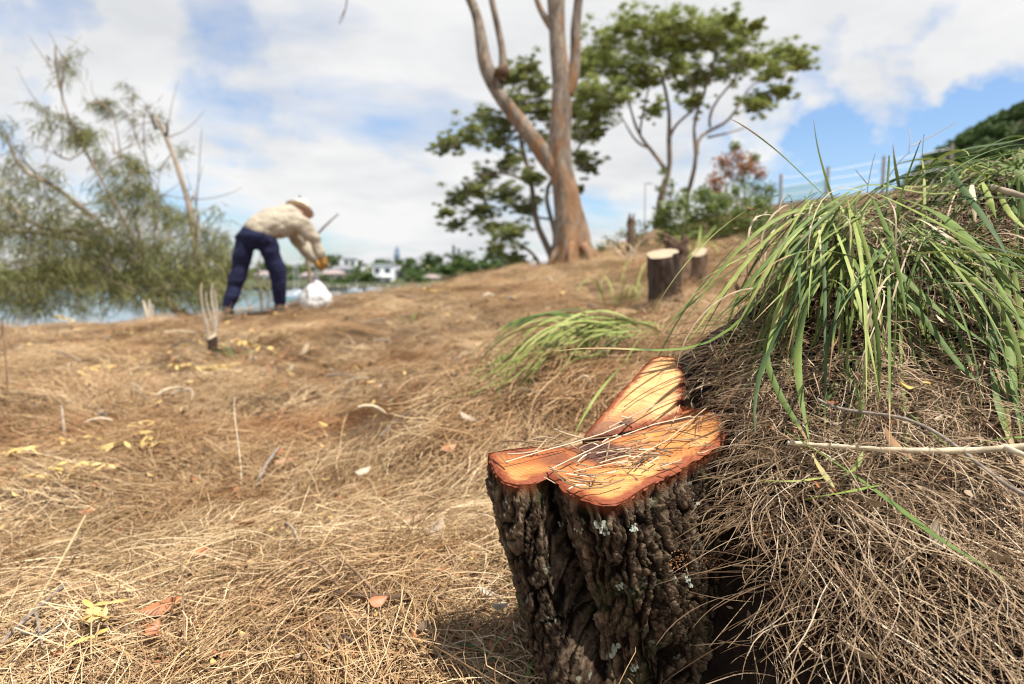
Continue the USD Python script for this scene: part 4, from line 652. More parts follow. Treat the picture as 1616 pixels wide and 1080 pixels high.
# ------------------------------------------------------------------ background trees
vmat('gum_leaf', rmp((.15, .19, .04), (.27, .32, .075), (.41, .44, .12), (.19, .24, .075)), .5, .4, transl=.22)
vmat('gum_leaf_dark', rmp((.12, .145, .04), (.22, .245, .065), (.36, .36, .10)), .5, .4, transl=.2)
vmat('sheoak_leaf', rmp((.06, .075, .028), (.13, .145, .05), (.25, .235, .075), (.09, .115, .05)), .6, .3, transl=.15)
vmat('tree_bark', rmp((.17, .125, .09), (.30, .23, .165)), .85, .2, noise=(6, 5, (1, 1, .3)), nlo=.6)
vmat('shrub_leaf', rmp((.09, .14, .03), (.16, .21, .045), (.22, .26, .07)), .5, .4, transl=.2)
vmat('red_leaf', rmp((.34, .085, .03), (.40, .17, .06), (.16, .15, .05), (.26, .07, .04)), .5, .4, transl=.2)
vmat('far_leaf', rmp((.035, .065, .016), (.07, .11, .028), (.11, .15, .04)), .7, .2, transl=.1)
vmat('pine_leaf', rmp((.03, .05, .025), (.05, .075, .035)), .7, .2)
def branchy(th, lines, d, wpx0, mat='tree_bark', jit=.5):
    out_ = []
    for i, (ln, w) in enumerate(lines):
        off = 0 if i == 0 else rng.normal(0, jit); pts = [U(x, y, d+off*k/len(ln)) for k, (x, y) in enumerate(ln)]
        m = MB(); m.tube(pts, w/2*d/FPX, .35*w/2*d/FPX, 8, n=14, wob=.25); obj('trunk' if i == 0 else 'branch', m, mat, th, True); out_.append(spline(pts, 14))
    return np.vstack(out_)
def clump_tree(name, label, cat, lines, clumps, d, depth, leaf, lmat, per=1.0, group=None, zx=1.0, flat=.62, base=None):
    """lines: polylines and widths in pixels; clumps: (x, y, r) in pixels; everything gets its real size at distance d."""
    b_ = U(*lines[0][0][0], d); th = thing(name, label, cat, b_, group); nodes_ = branchy(th, lines, d, 1, jit=depth*.45)
    tw = MB(); V, F, RR, n = [], [], [], 0
    for x, y, r in clumps:
        rw = r*d/FPX; c = U(x, y, d+rng.normal(0, depth*.4))
        k = np.linalg.norm(nodes_-c, axis=1)+np.where(nodes_[:, 2] > c[2]+.2*rw, 2.0, 0); s = nodes_[k.argmin()]
        mid = (s+c)/2+rng.normal(0, .12, 3)*np.linalg.norm(c-s)+np.array([0, 0, -.05]); tw.tube([s, mid, c], .016*max(1, rw), .005, 5, n=7)
        sub = np.vstack([ellipsoid(26, c, np.array([.95, 1.1, .62])*rw, shell=.5), c+rng.normal(size=(22, 3))*rw*np.array([.85, .85, .6])])
        for q_ in sub: tw.tube([c+(q_-c)*.0-np.array([0, 0, .2*rw]), (c+q_)/2, q_], .006, .003, 4, n=4)
        N = int(per*16)
        for q_ in sub:
            P = ellipsoid(int(N*6.5), q_, np.array([rw*.42, rw*.42, rw*.36*flat])*rng.uniform(.4, 1.4), shell=1.1); v, f, r_ = leaves(P, leaf, .30, .35); V.append(v); F.append(f+n); n += len(v); RR.append(np.clip(r_*.5+.5*rng.random(), 0, 1))
    obj('twigs', tw, 'tree_bark', th, False, kind='stuff'); obj('crown', (np.vstack(V), np.vstack(F)), lmat, th, False, attrs={'rnd': np.concatenate(RR)}, kind='stuff')
    return th
def z3(L): return [(900+x/3.177, y/3.177+3, r/3.177*1.06) for x, y, r in L]
def z3l(L): return [(900+x/3.177, y/3.177) for x, y in L]
DR = float((G(1050, 338)-np.array([0, 0, CZ]))@FWD)
DR = 22.0
clump_tree('eucalypt_tree', 'spreading green eucalypt right of the big gum with two slim leaning trunks', 'tree',
    [(z3l([(440, 1120), (445, 1040), (470, 930), (490, 870), (495, 700), (495, 560), (470, 430), (440, 330)]), 11), (z3l([(480, 870), (410, 760), (350, 680), (300, 540), (250, 440)]), 7), (z3l([(405, 745), (310, 680), (250, 580), (200, 540)]), 4), (z3l([(500, 690), (560, 600), (640, 530), (680, 420)]), 5),
     (z3l([(585, 1100), (600, 930), (630, 780), (620, 650), (650, 520), (700, 380), (730, 260)]), 8), (z3l([(635, 775), (690, 660), (770, 620), (850, 520), (900, 440), (1000, 400)]), 6), (z3l([(690, 690), (800, 665), (880, 640)]), 4), (z3l([(700, 640), (740, 500), (820, 400), (860, 260)]), 5), (z3l([(350, 680), (380, 500), (400, 380), (380, 250)]), 4), (z3l([(960, 520), (1040, 440), (1100, 320)]), 3), (z3l([(640, 520), (600, 400), (560, 250)]), 4)],
    z3([(120, 270, 80), (190, 190, 80), (270, 140, 70), (370, 120, 90), (470, 130, 80), (540, 120, 70), (640, 150, 80), (740, 110, 70), (800, 100, 50), (870, 140, 55), (930, 120, 30), (80, 330, 60), (200, 300, 90), (330, 240, 80), (470, 240, 70), (570, 230, 70), (690, 210, 80), (800, 210, 70), (130, 430, 80), (280, 390, 90), (400, 400, 70), (540, 330, 60), (560, 420, 50), (660, 380, 70), (760, 350, 70), (870, 290, 60), (930, 300, 50), (1060, 260, 60), (1130, 280, 65), (1010, 360, 55), (960, 490, 50), (920, 520, 45), (1060, 450, 45), (60, 470, 60), (150, 540, 70), (100, 590, 60), (620, 500, 40), (420, 540, 40), (350, 340, 60), (240, 470, 60), (500, 190, 60), (1160, 310, 40)]), DR, 1.6, .085, 'gum_leaf', per=1.0)
def z2(L): return [(680+x/2.5125, y/2.5125, r/2.5125) for x, y, r in L]
def z2l(L): return [(680+x/2.5125, y/2.5125) for x, y in L]
clump_tree('eucalypt_tree', 'dark open-crowned eucalypt seen behind the fork of the big gum', 'tree',
    [(z2l([(480, 1130), (470, 1000), (425, 900), (400, 740), (370, 620), (350, 500), (380, 380)]), 12), (z2l([(480, 1000), (478, 870), (460, 760), (540, 640), (600, 560)]), 9), (z2l([(430, 1050), (360, 975), (290, 945), (200, 900)]), 6), (z2l([(400, 740), (300, 690), (200, 700), (120, 780)]), 5), (z2l([(370, 620), (250, 560), (150, 560), (70, 590)]), 5), (z2l([(350, 510), (280, 470), (230, 460)]), 4), (z2l([(478, 870), (380, 850), (280, 800)]), 4), (z2l([(540, 640), (600, 650), (640, 680)]), 3)],
    z2([(55, 580, 45), (90, 560, 45), (150, 530, 55), (230, 470, 70), (290, 500, 55), (330, 320, 55), (380, 270, 45), (430, 340, 50), (400, 420, 70), (330, 410, 60), (450, 450, 50), (270, 560, 45), (220, 700, 55), (310, 650, 60), (110, 790, 55), (180, 760, 45), (200, 840, 45), (300, 780, 60), (380, 820, 50), (250, 900, 45), (330, 920, 55), (400, 700, 50), (600, 520, 55), (650, 530, 35), (600, 630, 45), (630, 670, 30), (590, 750, 16), (90, 890, 30), (340, 1030, 40), (260, 990, 40), (60, 840, 25), (440, 560, 45), (570, 440, 45)]), 24, 1.6, .10, 'gum_leaf_dark', per=.85)
# shrubs on the crest
def shrub(label, clumps, d, depth, leaf, lmats, stems, per=1.0, group=None, cat='shrub', name='shrub'):
    x0 = np.mean([c[0] for c in clumps]); b_ = G(x0, max(c[1]+c[2] for c in clumps)); b_ = U(x0, max(c[1]+c[2]*.8 for c in clumps), d)
    th = thing(name, label, cat, b_, group); st = MB(); V = {}; 
    for i, (x, y, r, *mi) in enumerate(clumps):
        rw = r*d/FPX; c = U(x, y, d+rng.normal(0, depth)); st.tube([b_+rng.normal(0, .12, 3)*np.array([1, 1, 0])-np.array([0, 0, .3]), (b_+c)/2+rng.normal(0, .06, 3), c], .010, .004, 5, n=7)
        for _ in range(4): e_ = c+rng.normal(0, .5*rw, 3); st.tube([c-np.array([0, 0, .3*rw]), (c+e_)/2, e_], .005, .002, 4, n=4)
        P = ellipsoid(int(150*per), c, (rw*1.35, rw*1.35, rw*1.15), shell=.8); V.setdefault(lmats[mi[0] if mi else 0], []).append(leaves(P, leaf, .42, .1))
    obj('stems', st, 'twig_brown', th, False, kind='stuff')
    for mt, L in V.items():
        n = 0; vs, fs, rs = [], [], []
        for v, f, r in L: vs.append(v); fs.append(f+n); n += len(v); rs.append(r)
        obj('foliage', (np.vstack(vs), np.vstack(fs)), mt, th, False, attrs={'rnd': np.concatenate(rs)}, kind='stuff', label='reddish young leaves' if mt == 'red_leaf' else None)
DS = float((G(1130, 382)-np.array([0, 0, CZ]))@FWD)
shrub('bushy green shrub on the slope between the rough stump and the mound', [(1050, 335, 16), (1075, 322, 22), (1095, 345, 24), (1065, 360, 22), (1120, 330, 20), (1125, 355, 24), (1150, 365, 24), (1180, 355, 26), (1205, 345, 20), (1210, 365, 20), (1095, 372, 18), (1150, 380, 20), (1055, 375, 16), (1185, 378, 18), (1040, 352, 10), (1110, 308, 14), (1140, 320, 16), (1195, 325, 16), (1165, 340, 22)], DS, .22, .065, ['shrub_leaf'], 8, per=3.2)
shrub('taller shrub with red young leaves rising above the green shrub', [(1140, 255, 14, 1), (1165, 248, 15, 1), (1150, 272, 16, 1), (1185, 262, 13, 1), (1200, 275, 10, 1), (1128, 285, 14, 1), (1170, 285, 16), (1195, 298, 16), (1160, 305, 18), (1215, 300, 12), (1130, 300, 12, 1), (1180, 318, 18), (1210, 318, 14), (1140, 325, 14), (1175, 265, 12, 1), (1160, 232, 8), (1190, 250, 8)], DS+1.2, .2, .065, ['shrub_leaf', 'red_leaf'], 8, per=1.3)
shrub('small yellow-green regrowth at the foot of the slim eucalypt', [(1052, 285, 8), (1046, 272, 6), (1060, 292, 7), (1042, 298, 7), (1080, 300, 6), (1056, 305, 8)], DR-.4, .15, .09, ['shrub_leaf'], 3, per=.5, cat='regrowth')
shrub('dull brushy thicket at the crest left of the rough stump', [(960, 382, 12), (985, 370, 12), (1005, 372, 12), (1020, 358, 10), (1000, 352, 8), (975, 388, 12), (1012, 385, 10), (948, 392, 8)], float((G(985, 396)-np.array([0, 0, CZ]))@FWD), .2, .06, ['sheoak_leaf'], 4, per=.45)

# ------------------------------------------------------------------ smaller stumps on the slope
vmat('sapwood', rmp((.48, .37, .24), (.56, .45, .31)), .7, .2, noise=(22, 6, (1, 4, 1)), nlo=.55, nhi=1.12)
vmat('stump_bark', rmp((.05, .033, .024), (.11, .075, .052)), .9, .15, noise=(30, 6, (1, 1, .25)), nlo=.4, nhi=1.7, bump=(60, .012, (1, 1, .3)))
vmat('rotten_wood', rmp((.13, .085, .055), (.24, .17, .115)), .9, .15, noise=(25, 6, (1, 1, .3)), nlo=.4, nhi=1.6, bump=(50, .02, (1, 1, .3)))
def log_stump(name, label, px, py, top_py, wpx, lean=0.0, bark='stump_bark', cut='sapwood', notch=True, slope=.12, seed=1, d=None, cat='tree stump'):
    p = G(px, py); d = float((p-np.array([0, 0, CZ]))@FWD) if d is None else d; p = U(px, py, d); k = d/FPX; h = (py-top_py)*k; r = wpx/2*k; th = thing(name, label, cat, p)
    n, K = 48, 22; ang = np.arange(n)/n*2*np.pi; t = np.linspace(-.35, 1, K); v = []
    rim = 1+.10*np.cos(2*ang+seed)+.07*np.cos(3*ang+2*seed)-(.28*np.exp(-((ang-5.5)/.25)**2) if notch else 0)
    for q_ in t:
        fl = 1+.30*np.exp(-max(q_, 0)*6)*(1+.5*np.cos(4*ang+seed))+.05*(1-q_); rr2 = r*rim*fl
        z = h*q_+(slope*r*2*np.sin(ang+.6)*q_ if q_ > 0 else 0)
        v.append(np.stack([rr2*np.cos(ang)+lean*h*q_, rr2*np.sin(ang), z+0*ang], 1))
    v = np.array(v); nz = meshkit.fbm(v*np.array([40, 40, 12])+seed, 3, seed)-.5; c = v.mean(1, keepdims=True); v[:, :, :2] = c[:, :, :2]+(v-c)[:, :, :2]*(1+.30*nz[..., None]*np.clip((1.02-t)/.1, .1, 1)[:, None, None])
    i = np.arange(K-1)[:, None]; j = np.arange(n)[None]; f = np.stack([i*n+j, i*n+(j+1) % n, (i+1)*n+(j+1) % n, (i+1)*n+j], -1).reshape(-1, 4)
    obj('bark', (v.reshape(-1, 3)+p, f), bark, th, True)
    top = v[-1]; cc = top.mean(0); rings = [cc+(top-cc)*s_+np.array([0, 0, .003+.006*(1-s_)]) for s_ in (.995, .93, .6, .3)]; cv = np.vstack(rings+[cc[None]+np.array([0, 0, .008])])
    i = np.arange(3)[:, None]; f = np.stack([i*n+j, i*n+(j+1) % n, (i+1)*n+(j+1) % n, (i+1)*n+j], -1).reshape(-1, 4); f3_ = np.vstack([f[:, [0, 1, 2]], f[:, [0, 2, 3]], np.stack([3*n+np.arange(n), 3*n+(np.arange(n)+1) % n, np.full(n, 4*n)], 1)])
    obj('cut_face', (cv+p, f3_), cut, th, True); return th, p, d
log_stump('tree_stump', 'knee-high dark stump with clean cream cut top behind the green tussocks', 1052, 487, 402, 52, lean=-.10, seed=3, slope=.16)
th, p, d = log_stump('tree_stump', 'low rough brown stump with small cream cut just right of the clean cream one', 1103, 446, 399, 24, seed=5, slope=.3, notch=False, bark='rotten_wood')
def rotten(label, px, py, top_py, wpx, hole=True, seed=2):
    p = G(px, py); d = float((p-np.array([0, 0, CZ]))@FWD); k = d/FPX; h = (py-top_py)*k; r = wpx/2*k; th = thing('rotten_stump', label, 'tree stump', p)
    n, K = 60, 26; ang = np.arange(n)/n*2*np.pi; v = []
    ragged = .72+.28*meshkit.noise(np.stack([np.cos(ang)*2+seed, np.sin(ang)*2, 0*ang], 1), seed)+.10*meshkit.noise(np.stack([np.cos(ang)*9, np.sin(ang)*9, 0*ang], 1), 4)
    for q_ in np.linspace(-.3, 1, K): rr2 = r*(1+.35*max(0, 1-q_*2.2)+.12*np.cos(3*ang+seed)); v.append(np.stack([rr2*np.cos(ang), rr2*np.sin(ang), h*q_*ragged], 1))
    for q_ in (.96, .6): rr2 = r*.62; v.append(np.stack([rr2*np.cos(ang), rr2*np.sin(ang), h*q_*ragged], 1))
    v = np.array(v); nz = meshkit.fbm(v*np.array([45, 45, 18])+seed, 3, 3)-.5; v[:, :, :2] *= (1+.5*nz[..., None]); KK = len(v)
    i = np.arange(KK-1)[:, None]; j = np.arange(n)[None]; f = np.stack([i*n+j, i*n+(j+1) % n, (i+1)*n+(j+1) % n, (i+1)*n+j], -1).reshape(-1, 4); obj('trunk', (v.reshape(-1, 3)+p, f), 'rotten_wood', th, True)
    if hole: hb = trimesh.creation.icosphere(2, 1.0); obj('hollow', (hb.vertices*np.array([.34*r, .25*r, .38*r])+p+np.array([.1*r, -.98*r, h*.62]), hb.faces), 'cut_shade', th, True); m = MB(); m.tube([p+np.array([-.2*r, -.2*r, h*.8]), p+np.array([-.9*r, -.4*r, h*.95]), p+np.array([-1.6*r, -.5*r, h*1.0])], .22*r, .1*r, 7, n=7, wob=.4); obj('broken_branch', m, 'rotten_wood', th, True)  # a solid dark ball paints the shade of the hole
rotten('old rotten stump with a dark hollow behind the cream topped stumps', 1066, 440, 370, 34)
rotten('thin broken brown snag standing in the brushy thicket at the crest', 994, 408, 338, 11, hole=False, seed=7)
log_stump('cut_sapling', 'little cut sapling with a round cream top in the middle of the slope', 481, 566, 552, 17, seed=4, notch=False, slope=.5)
log_stump('cut_sapling', 'short black cut sapling below the white splintered stakes on the left', 336, 560, 532, 13, seed=6, notch=False, slope=.3)
log_stump('cut_sapling', 'tiny pale cut stub just below the round topped cut sapling', 459, 592, 582, 9, seed=8, notch=False, slope=.5, bark='twig_white')
# splintered white stakes
def splinter(label, base, lines, mat='twig_white'):
    p = G(*base); d = float((p-np.array([0, 0, CZ]))@FWD); th = thing('splintered_stake', label, 'broken sapling', p)
    for ln, w in lines: m = MB(); m.tube([U(x, y, d+.02*i) for i, (x, y) in enumerate(ln)], w/2*d/FPX, .3*w/2*d/FPX, 6, n=9, wob=.35); obj('splinter', m, mat, th, True)
splinter('tall white splintered sapling of several stripped prongs left of the worker', (334, 548), [([(332, 556), (327, 520), (319, 480), (318, 447)], 7), ([(333, 552), (334, 505), (326, 478), (325, 460)], 5), ([(335, 540), (339, 500), (334, 470), (336, 447)], 6), ([(336, 530), (343, 495), (340, 470), (339, 455)], 4), ([(334, 540), (328, 508), (334, 488)], 4)])
splinter('short white split stake at the foot of the leaning trees on the left', (234, 508), [([(236, 512), (230, 490), (226, 474)], 8), ([(236, 512), (236, 490), (236, 473)], 7), ([(238, 511), (241, 495), (240, 480)], 5)])
splinter('grey stripped stick standing in the litter at the far left', (104, 699), [([(104, 699), (100, 668), (97, 640)], 7)])

# ------------------------------------------------------------------ leaning sheoaks on the left crest
def sheoak(label, base, limbs, sprays, d, per=1.0, name='sheoak_tree', cat='tree', depth=.8, group=None):
    b_ = U(*base, d); th = thing(name, label, cat, b_, group); nd = []
    for i, (ln, w) in enumerate(limbs):
        off = rng.normal(0, depth*.5); pts = [U(x, y, d+off*k/len(ln)) for k, (x, y) in enumerate(ln)]
        m = MB(); m.tube(pts, w/2*d/FPX, .35*w/2*d/FPX, 8, n=16, wob=.3); obj('trunk' if i == 0 else 'branch', m, 'tree_bark', th, True); nd.append(spline(pts, 16))
    nd = np.vstack(nd); tw = MB(); P, rad = [], []
    for x, y, r, dens in sprays:
        if dens < .65 and per < 1: r, dens = r*1.5, dens*.55
        r = r*1.15; c = U(x, y, d+rng.normal(0, depth)); rw = r*d/FPX; s = nd[np.linalg.norm(nd-c, axis=1).argmin()]; tw.tube([s, (s+c)/2+rng.normal(0, .1, 3)*rw, c], .012, .004, 4, n=6)
        for _ in range(int((15 if y > 395 else 11)*dens*per)+1):
            q_ = c+rng.normal(0, .72*rw, 3)*np.array([1, 1, .85]); tw.tube([c, (c+q_)/2+np.array([0, 0, .05*rw]), q_], .004, .002, 3, n=4)
            for _ in range(20):
                o = q_+rng.normal(0, .30*rw, 3); L = rng.uniform(.10, .22); a = rng.normal(0, 1, 3)*np.array([.6, .6, .35])+np.array([-.15, 0, -.55]); a /= np.linalg.norm(a); P.append([o, o+a*L*.5, o+a*L+np.array([0, 0, -.10*L])]); rad.append(rng.uniform(.003, .006))
    for _ in range(int(18*per) if depth > .5 else 0):
        q_ = nd[rng.integers(0, len(nd))]; a = rng.normal(0, 1, 3)*np.array([1, .6, .7])+np.array([-.3, 0, .35]); L = rng.uniform(.3, .8); tw.tube([q_, q_+a*L*.4+rng.normal(0, .06, 3), q_+a*L*.8+np.array([0, 0, .1])], .008, .003, 4, n=7)
    obj('twigs', tw, 'tree_bark', th, False, kind='stuff'); P = np.array(P); v, f = tubes(P, np.array(rad)[:, None]*np.array([1, 1, .5])[None], 3); obj('foliage', (v, f), 'sheoak_leaf', th, False, attrs={'rnd': np.repeat(np.clip(rng.random(len(P))*.6+.4*meshkit.noise(P[:, 0]*1.4, 3), 0, 1), 9)}, kind='stuff')
def z1(L): return [(x/2.4545, 80+y/2.4545) for x, y in L]
def z1s(L): return [(x/2.4545, 80+y/2.4545, r/2.4545, dn) for x, y, r, dn in L]
sheoak('fallen sheoak lying left along the crest, feathery olive foliage above the water', (272, 492), [(z1([(790, 1075), (690, 1010), (600, 920), (500, 800), (330, 735), (180, 710), (0, 700)]), 17), (z1([(500, 800), (420, 770), (300, 700), (180, 690), (40, 600), (-60, 540)]), 9), (z1([(640, 960), (600, 880), (560, 820), (540, 700)]), 9), (z1([(620, 990), (520, 930), (430, 900), (300, 930), (220, 900)]), 7), (z1([(350, 640), (270, 570), (180, 510), (90, 460), (40, 370), (15, 320)]), 9), (z1([(500, 800), (420, 700), (350, 640)]), 9)],
    z1s([(0, 620, 60, 1), (60, 640, 70, 1), (10, 720, 80, 1.2), (100, 740, 80, 1), (60, 820, 80, 1), (150, 800, 80, 1), (20, 900, 80, 1.1), (120, 900, 60, .8), (200, 720, 70, 1), (260, 780, 80, 1.2), (330, 760, 70, 1.2), (340, 840, 70, 1.3), (400, 700, 60, 1), (440, 760, 70, 1.2), (430, 840, 70, 1.3), (300, 660, 60, .7), (90, 500, 45, .8), (190, 540, 45, .7), (130, 590, 50, .7), (480, 540, 45, 1.1), (400, 640, 60, .9), (470, 660, 60, .9), (540, 700, 60, .9), (360, 940, 60, .7), (60, 980, 60, .6), (480, 900, 60, .8), (240, 620, 50, .5), (40, 380, 30, .3), (0, 280, 35, .3), (550, 560, 40, .5), (-40, 700, 80, 1), (-30, 560, 60, .8), (200, 850, 60, .8), (540, 800, 55, 1), (380, 800, 60, 1), (0, 950, 75, 1), (90, 930, 65, .9), (300, 900, 60, .8), (420, 910, 60, .9), (560, 890, 65, 1), (620, 950, 55, .7), (170, 960, 55, .6)]), 10.5)
sheoak('thin bare sheoak stem leaning left with a tufted tip against the cloud', (170, 480), [(z1([(560, 900), (450, 600), (370, 460), (310, 350), (260, 240), (230, 130), (215, 50), (215, -20)]), 6), (z1([(240, 160), (200, 80), (180, 20)]), 2), (z1([(235, 140), (250, 60), (245, 20)]), 2), (z1([(275, 270), (220, 260), (170, 240)]), 2), (z1([(330, 380), (250, 420), (200, 390)]), 2)], z1s([(215, 30, 40, .5), (190, 60, 30, .3), (245, 60, 28, .3), (290, 300, 35, 1.3), (245, 300, 25, .5), (180, 240, 20, .4), (210, 380, 35, .4), (330, 330, 20, .5)]), 10, per=.8)
sheoak('cluster of slim half-bare sheoak saplings with scattered small tufts', (240, 470), [(z1([(600, 900), (600, 700), (590, 540), (560, 380), (555, 300), (570, 210)]), 4), (z1([(560, 880), (520, 640), (470, 430), (430, 240), (390, 195)]), 4), (z1([(590, 640), (540, 500), (500, 420), (440, 400)]), 3), (z1([(640, 900), (610, 600), (620, 460)]), 3), (z1([(555, 400), (520, 300), (520, 170)]), 2)], z1s([(400, 205, 28, 1.2), (520, 165, 22, .5), (425, 430, 35, .9), (520, 300, 22, .5), (520, 440, 25, .7), (580, 340, 30, .4), (480, 520, 50, 1.0), (500, 480, 35, .8), (620, 470, 28, .4), (560, 250, 30, .3), (440, 340, 30, .4), (590, 600, 40, .8), (660, 620, 40, .7), (690, 380, 25, .3)]), 10.8, per=.8)
sheoak('broken bare grey trunk leaning left, its snapped top above the sheoak foliage', (312, 470), [(z1([(775, 900), (762, 780), (745, 660), (715, 540), (680, 430), (640, 330), (600, 250)]), 13), (z1([(640, 330), (650, 300), (640, 280)]), 5), (z1([(770, 690), (760, 600), (750, 560)]), 4), (z1([(605, 300), (590, 270), (595, 240)]), 5)], z1s([(690, 650, 60, 1.3), (660, 740, 70, 1.5), (720, 800, 70, 1.4), (640, 830, 70, 1.3), (800, 700, 50, 1.1), (840, 760, 50, 1.2), (800, 850, 60, 1.1), (600, 760, 60, 1.1), (870, 840, 45, .9), (700, 900, 60, .9), (820, 930, 55, 1.0), (640, 920, 60, 1), (760, 950, 60, 1), (870, 930, 45, .8), (720, 860, 60, 1.2)]), 10.2, per=.9)
sheoak('scrubby leafless saplings standing behind the worker legs', (390, 480), [([(352, 520), (353, 470), (350, 420), (362, 370)], 5), ([(408, 520), (412, 470), (408, 430), (412, 400)], 5), ([(402, 515), (392, 480), (380, 462)], 4), ([(425, 515), (424, 460), (430, 420)], 3)], [(365, 420, 16, .7), (352, 440, 18, .7), (405, 440, 18, .5), (410, 460, 14, .4), (368, 400, 12, .5), (345, 400, 14, .5)], 12, per=.6, name='bare_sapling', cat='saplings', depth=.3)
th = thing('bare_sapling', 'forked bare dead sapling standing behind the worker outstretched arm', 'dead sapling', U(490, 478, 8.6))
for i, (ln, w) in enumerate([([(492, 485), (489, 440), (485, 410), (476, 382), (468, 366)], 8), ([(478, 388), (477, 350), (475, 330), (473, 309)], 6), ([(488, 400), (500, 372), (516, 354), (534, 338)], 4.5)]):
    m = MB(); m.tube([U(x, y, 8.6) for x, y in ln], w/2*8.6/FPX, .5*w/2*8.6/FPX, 7, n=12, wob=.35); obj('trunk' if i == 0 else 'branch', m, 'tree_bark' if i == 0 else 'twig_brown', th, True)

# ------------------------------------------------------------------ the worker
vmat('skin', rmp((.45, .27, .19), (.5, .3, .21)), .5, .4)
vmat('shirt', rmp((.43, .365, .27), (.43, .365, .27)), .85, .15, noise=(9, 4), nlo=.8, nhi=1.1, bump=(9, .08))
vmat('trousers', rmp((.012, .013, .038), (.012, .013, .038)), .85, .2, noise=(9, 4), nlo=.7, nhi=1.4, bump=(8, .05))
vmat('hat', rmp((.60, .50, .38), (.60, .50, .38)), .9, .1, noise=(60, 3), nlo=.85)
vmat('boot', rmp((.10, .07, .05), (.10, .07, .05)), .7, .3, noise=(20, 4))
vmat('glove', rmp((.36, .19, .05), (.36, .19, .05)), .75, .2, noise=(30, 4), nlo=.6)
vmat('dark', rmp((.02, .02, .02), (.03, .03, .03)), .6, .3)
vmat('sack', rmp((.62, .60, .56), (.62, .60, .56)), .8, .2, noise=(14, 4), nlo=.85, nhi=1.08, bump=(12, .03))
def hulls(chains, edge=.02, it=8):
    parts = []
    for ch in chains:
        for (a, ra), (b_, rb) in zip(ch[:-1], ch[1:]):
            sph = [m3.Manifold.sphere(r_, 20).translate(tuple(map(float, c_))) for c_, r_ in ((a, ra), (b_, rb))]; parts.append(m3.Manifold.batch_hull(sph))
    m = m3.Manifold.batch_boolean(parts, m3.OpType.Add).refine_to_length(edge).to_mesh(); t = trimesh.Trimesh(m.vert_properties[:, :3], m.tri_verts, process=True)
    trimesh.smoothing.filter_taubin(t, iterations=it); return t
DP = 7.55
pb = U(403, 486, DP); pb[2] = float(ground_z(np.array([pb[0]]), np.array([pb[1]]))[0])+.02
def Q(x, y, z): return pb+np.array([x, y, z])
J = dict(pel=Q(.04, -.02, .87), wai=Q(.10, .04, .99), che=Q(.31, .22, 1.06), nek=Q(.37, .36, 1.12), hed=Q(.38, .48, 1.17), ls=Q(.27, .40, 1.01), le=Q(.36, .58, .80), lw=Q(.50, .60, .62), rs=Q(.45, .17, 1.03), re=Q(.605, .26, .83), rw=Q(.655, .30, .655),
         lh=Q(-.06, -.05, .81), lk=Q(-.145, -.06, .455), la=Q(-.25, -.14, .10), rh=Q(.14, .02, .80), rk=Q(.235, .10, .45), ra=Q(.215, .16, .10))
def toe(a, dx, dy): return a+np.array([dx, dy, -.055])
person = thing('person', 'person in pale shirt, navy trousers and sun hat bending over a white sack', 'person', pb)
body_ch = [[(J['pel'], .13), (J['wai'], .125), (J['che'], .14), (J['nek'], .065), (J['hed'], .09)], [(J['che'], .12), (J['rs'], .065), (J['re'], .046), (J['rw'], .032)], [(J['che'], .12), (J['ls'], .065), (J['le'], .046), (J['lw'], .032)],
           [(J['pel'], .13), (J['lh'], .10), (J['lk'], .062), (J['la'], .042)], [(J['pel'], .13), (J['rh'], .10), (J['rk'], .062), (J['ra'], .042)], [(J['hed'], .09), (J['hed']+np.array([.02, .06, -.03]), .075)], [(J['hed']+np.array([.02, .11, -.03]), .016), (J['hed']+np.array([.025, .145, -.05]), .012)],
           [(J['hed']+np.array([.09, 0, -.01]), .02), (J['hed']+np.array([.098, -.01, .02]), .016)], [(J['hed']+np.array([-.09, 0, -.01]), .02), (J['hed']+np.array([-.098, -.01, .02]), .016)], [(J['la'], .042), (toe(J['la'], -.03, .12), .035)], [(J['ra'], .042), (toe(J['ra'], .04, .13), .035)]]
obj('body', hulls(body_ch), 'skin', person, True)
for s_ in (-1, 1): e_ = trimesh.creation.icosphere(2, .014); obj('eye', (e_.vertices+J['hed']+np.array([.03*s_+.02, .135, .0]), e_.faces), 'dark', person, True)
def lerp(a, b_, t): return a+(b_-a)*t
sh = hulls([[(lerp(J['pel'], J['wai'], .62), .172), (lerp(J['wai'], J['che'], .4), .182), (J['che'], .182), (lerp(J['che'], J['nek'], .7), .095)], [(J['che'], .15), (J['rs'], .098), (J['re'], .076), (lerp(J['re'], J['rw'], .9), .056)], [(J['che'], .15), (J['ls'], .098), (J['le'], .076), (lerp(J['le'], J['lw'], .9), .056)]])
v = np.array(sh.vertices); n_ = np.array(sh.vertex_normals); v += n_*(.06*(meshkit.fbm(v*np.array([5, 5, 8]), 2, 3)-.5))[:, None]; obj('shirt', (v, sh.faces), 'shirt', person, True)
tr = hulls([[(lerp(J['pel'], J['wai'], .42), .142), (J['pel'], .158), (J['lh'], .118), (J['lk'], .090), (lerp(J['lk'], J['la'], .97), .066)], [(J['pel'], .158), (J['rh'], .118), (J['rk'], .090), (lerp(J['rk'], J['ra'], .97), .066)]])
v = np.array(tr.vertices); n_ = np.array(tr.vertex_normals); v += n_*(.045*(meshkit.fbm(v*np.array([5, 5, 9]), 2, 5)-.5))[:, None]; obj('trousers', (v, tr.faces), 'trousers', person, True)
pk = trimesh.creation.box((.10, .02, .11)); obj('back_pocket', (pk.vertices+lerp(J['pel'], J['rh'], .8)+np.array([.0, -.135, .03]), pk.faces), 'trousers', person)
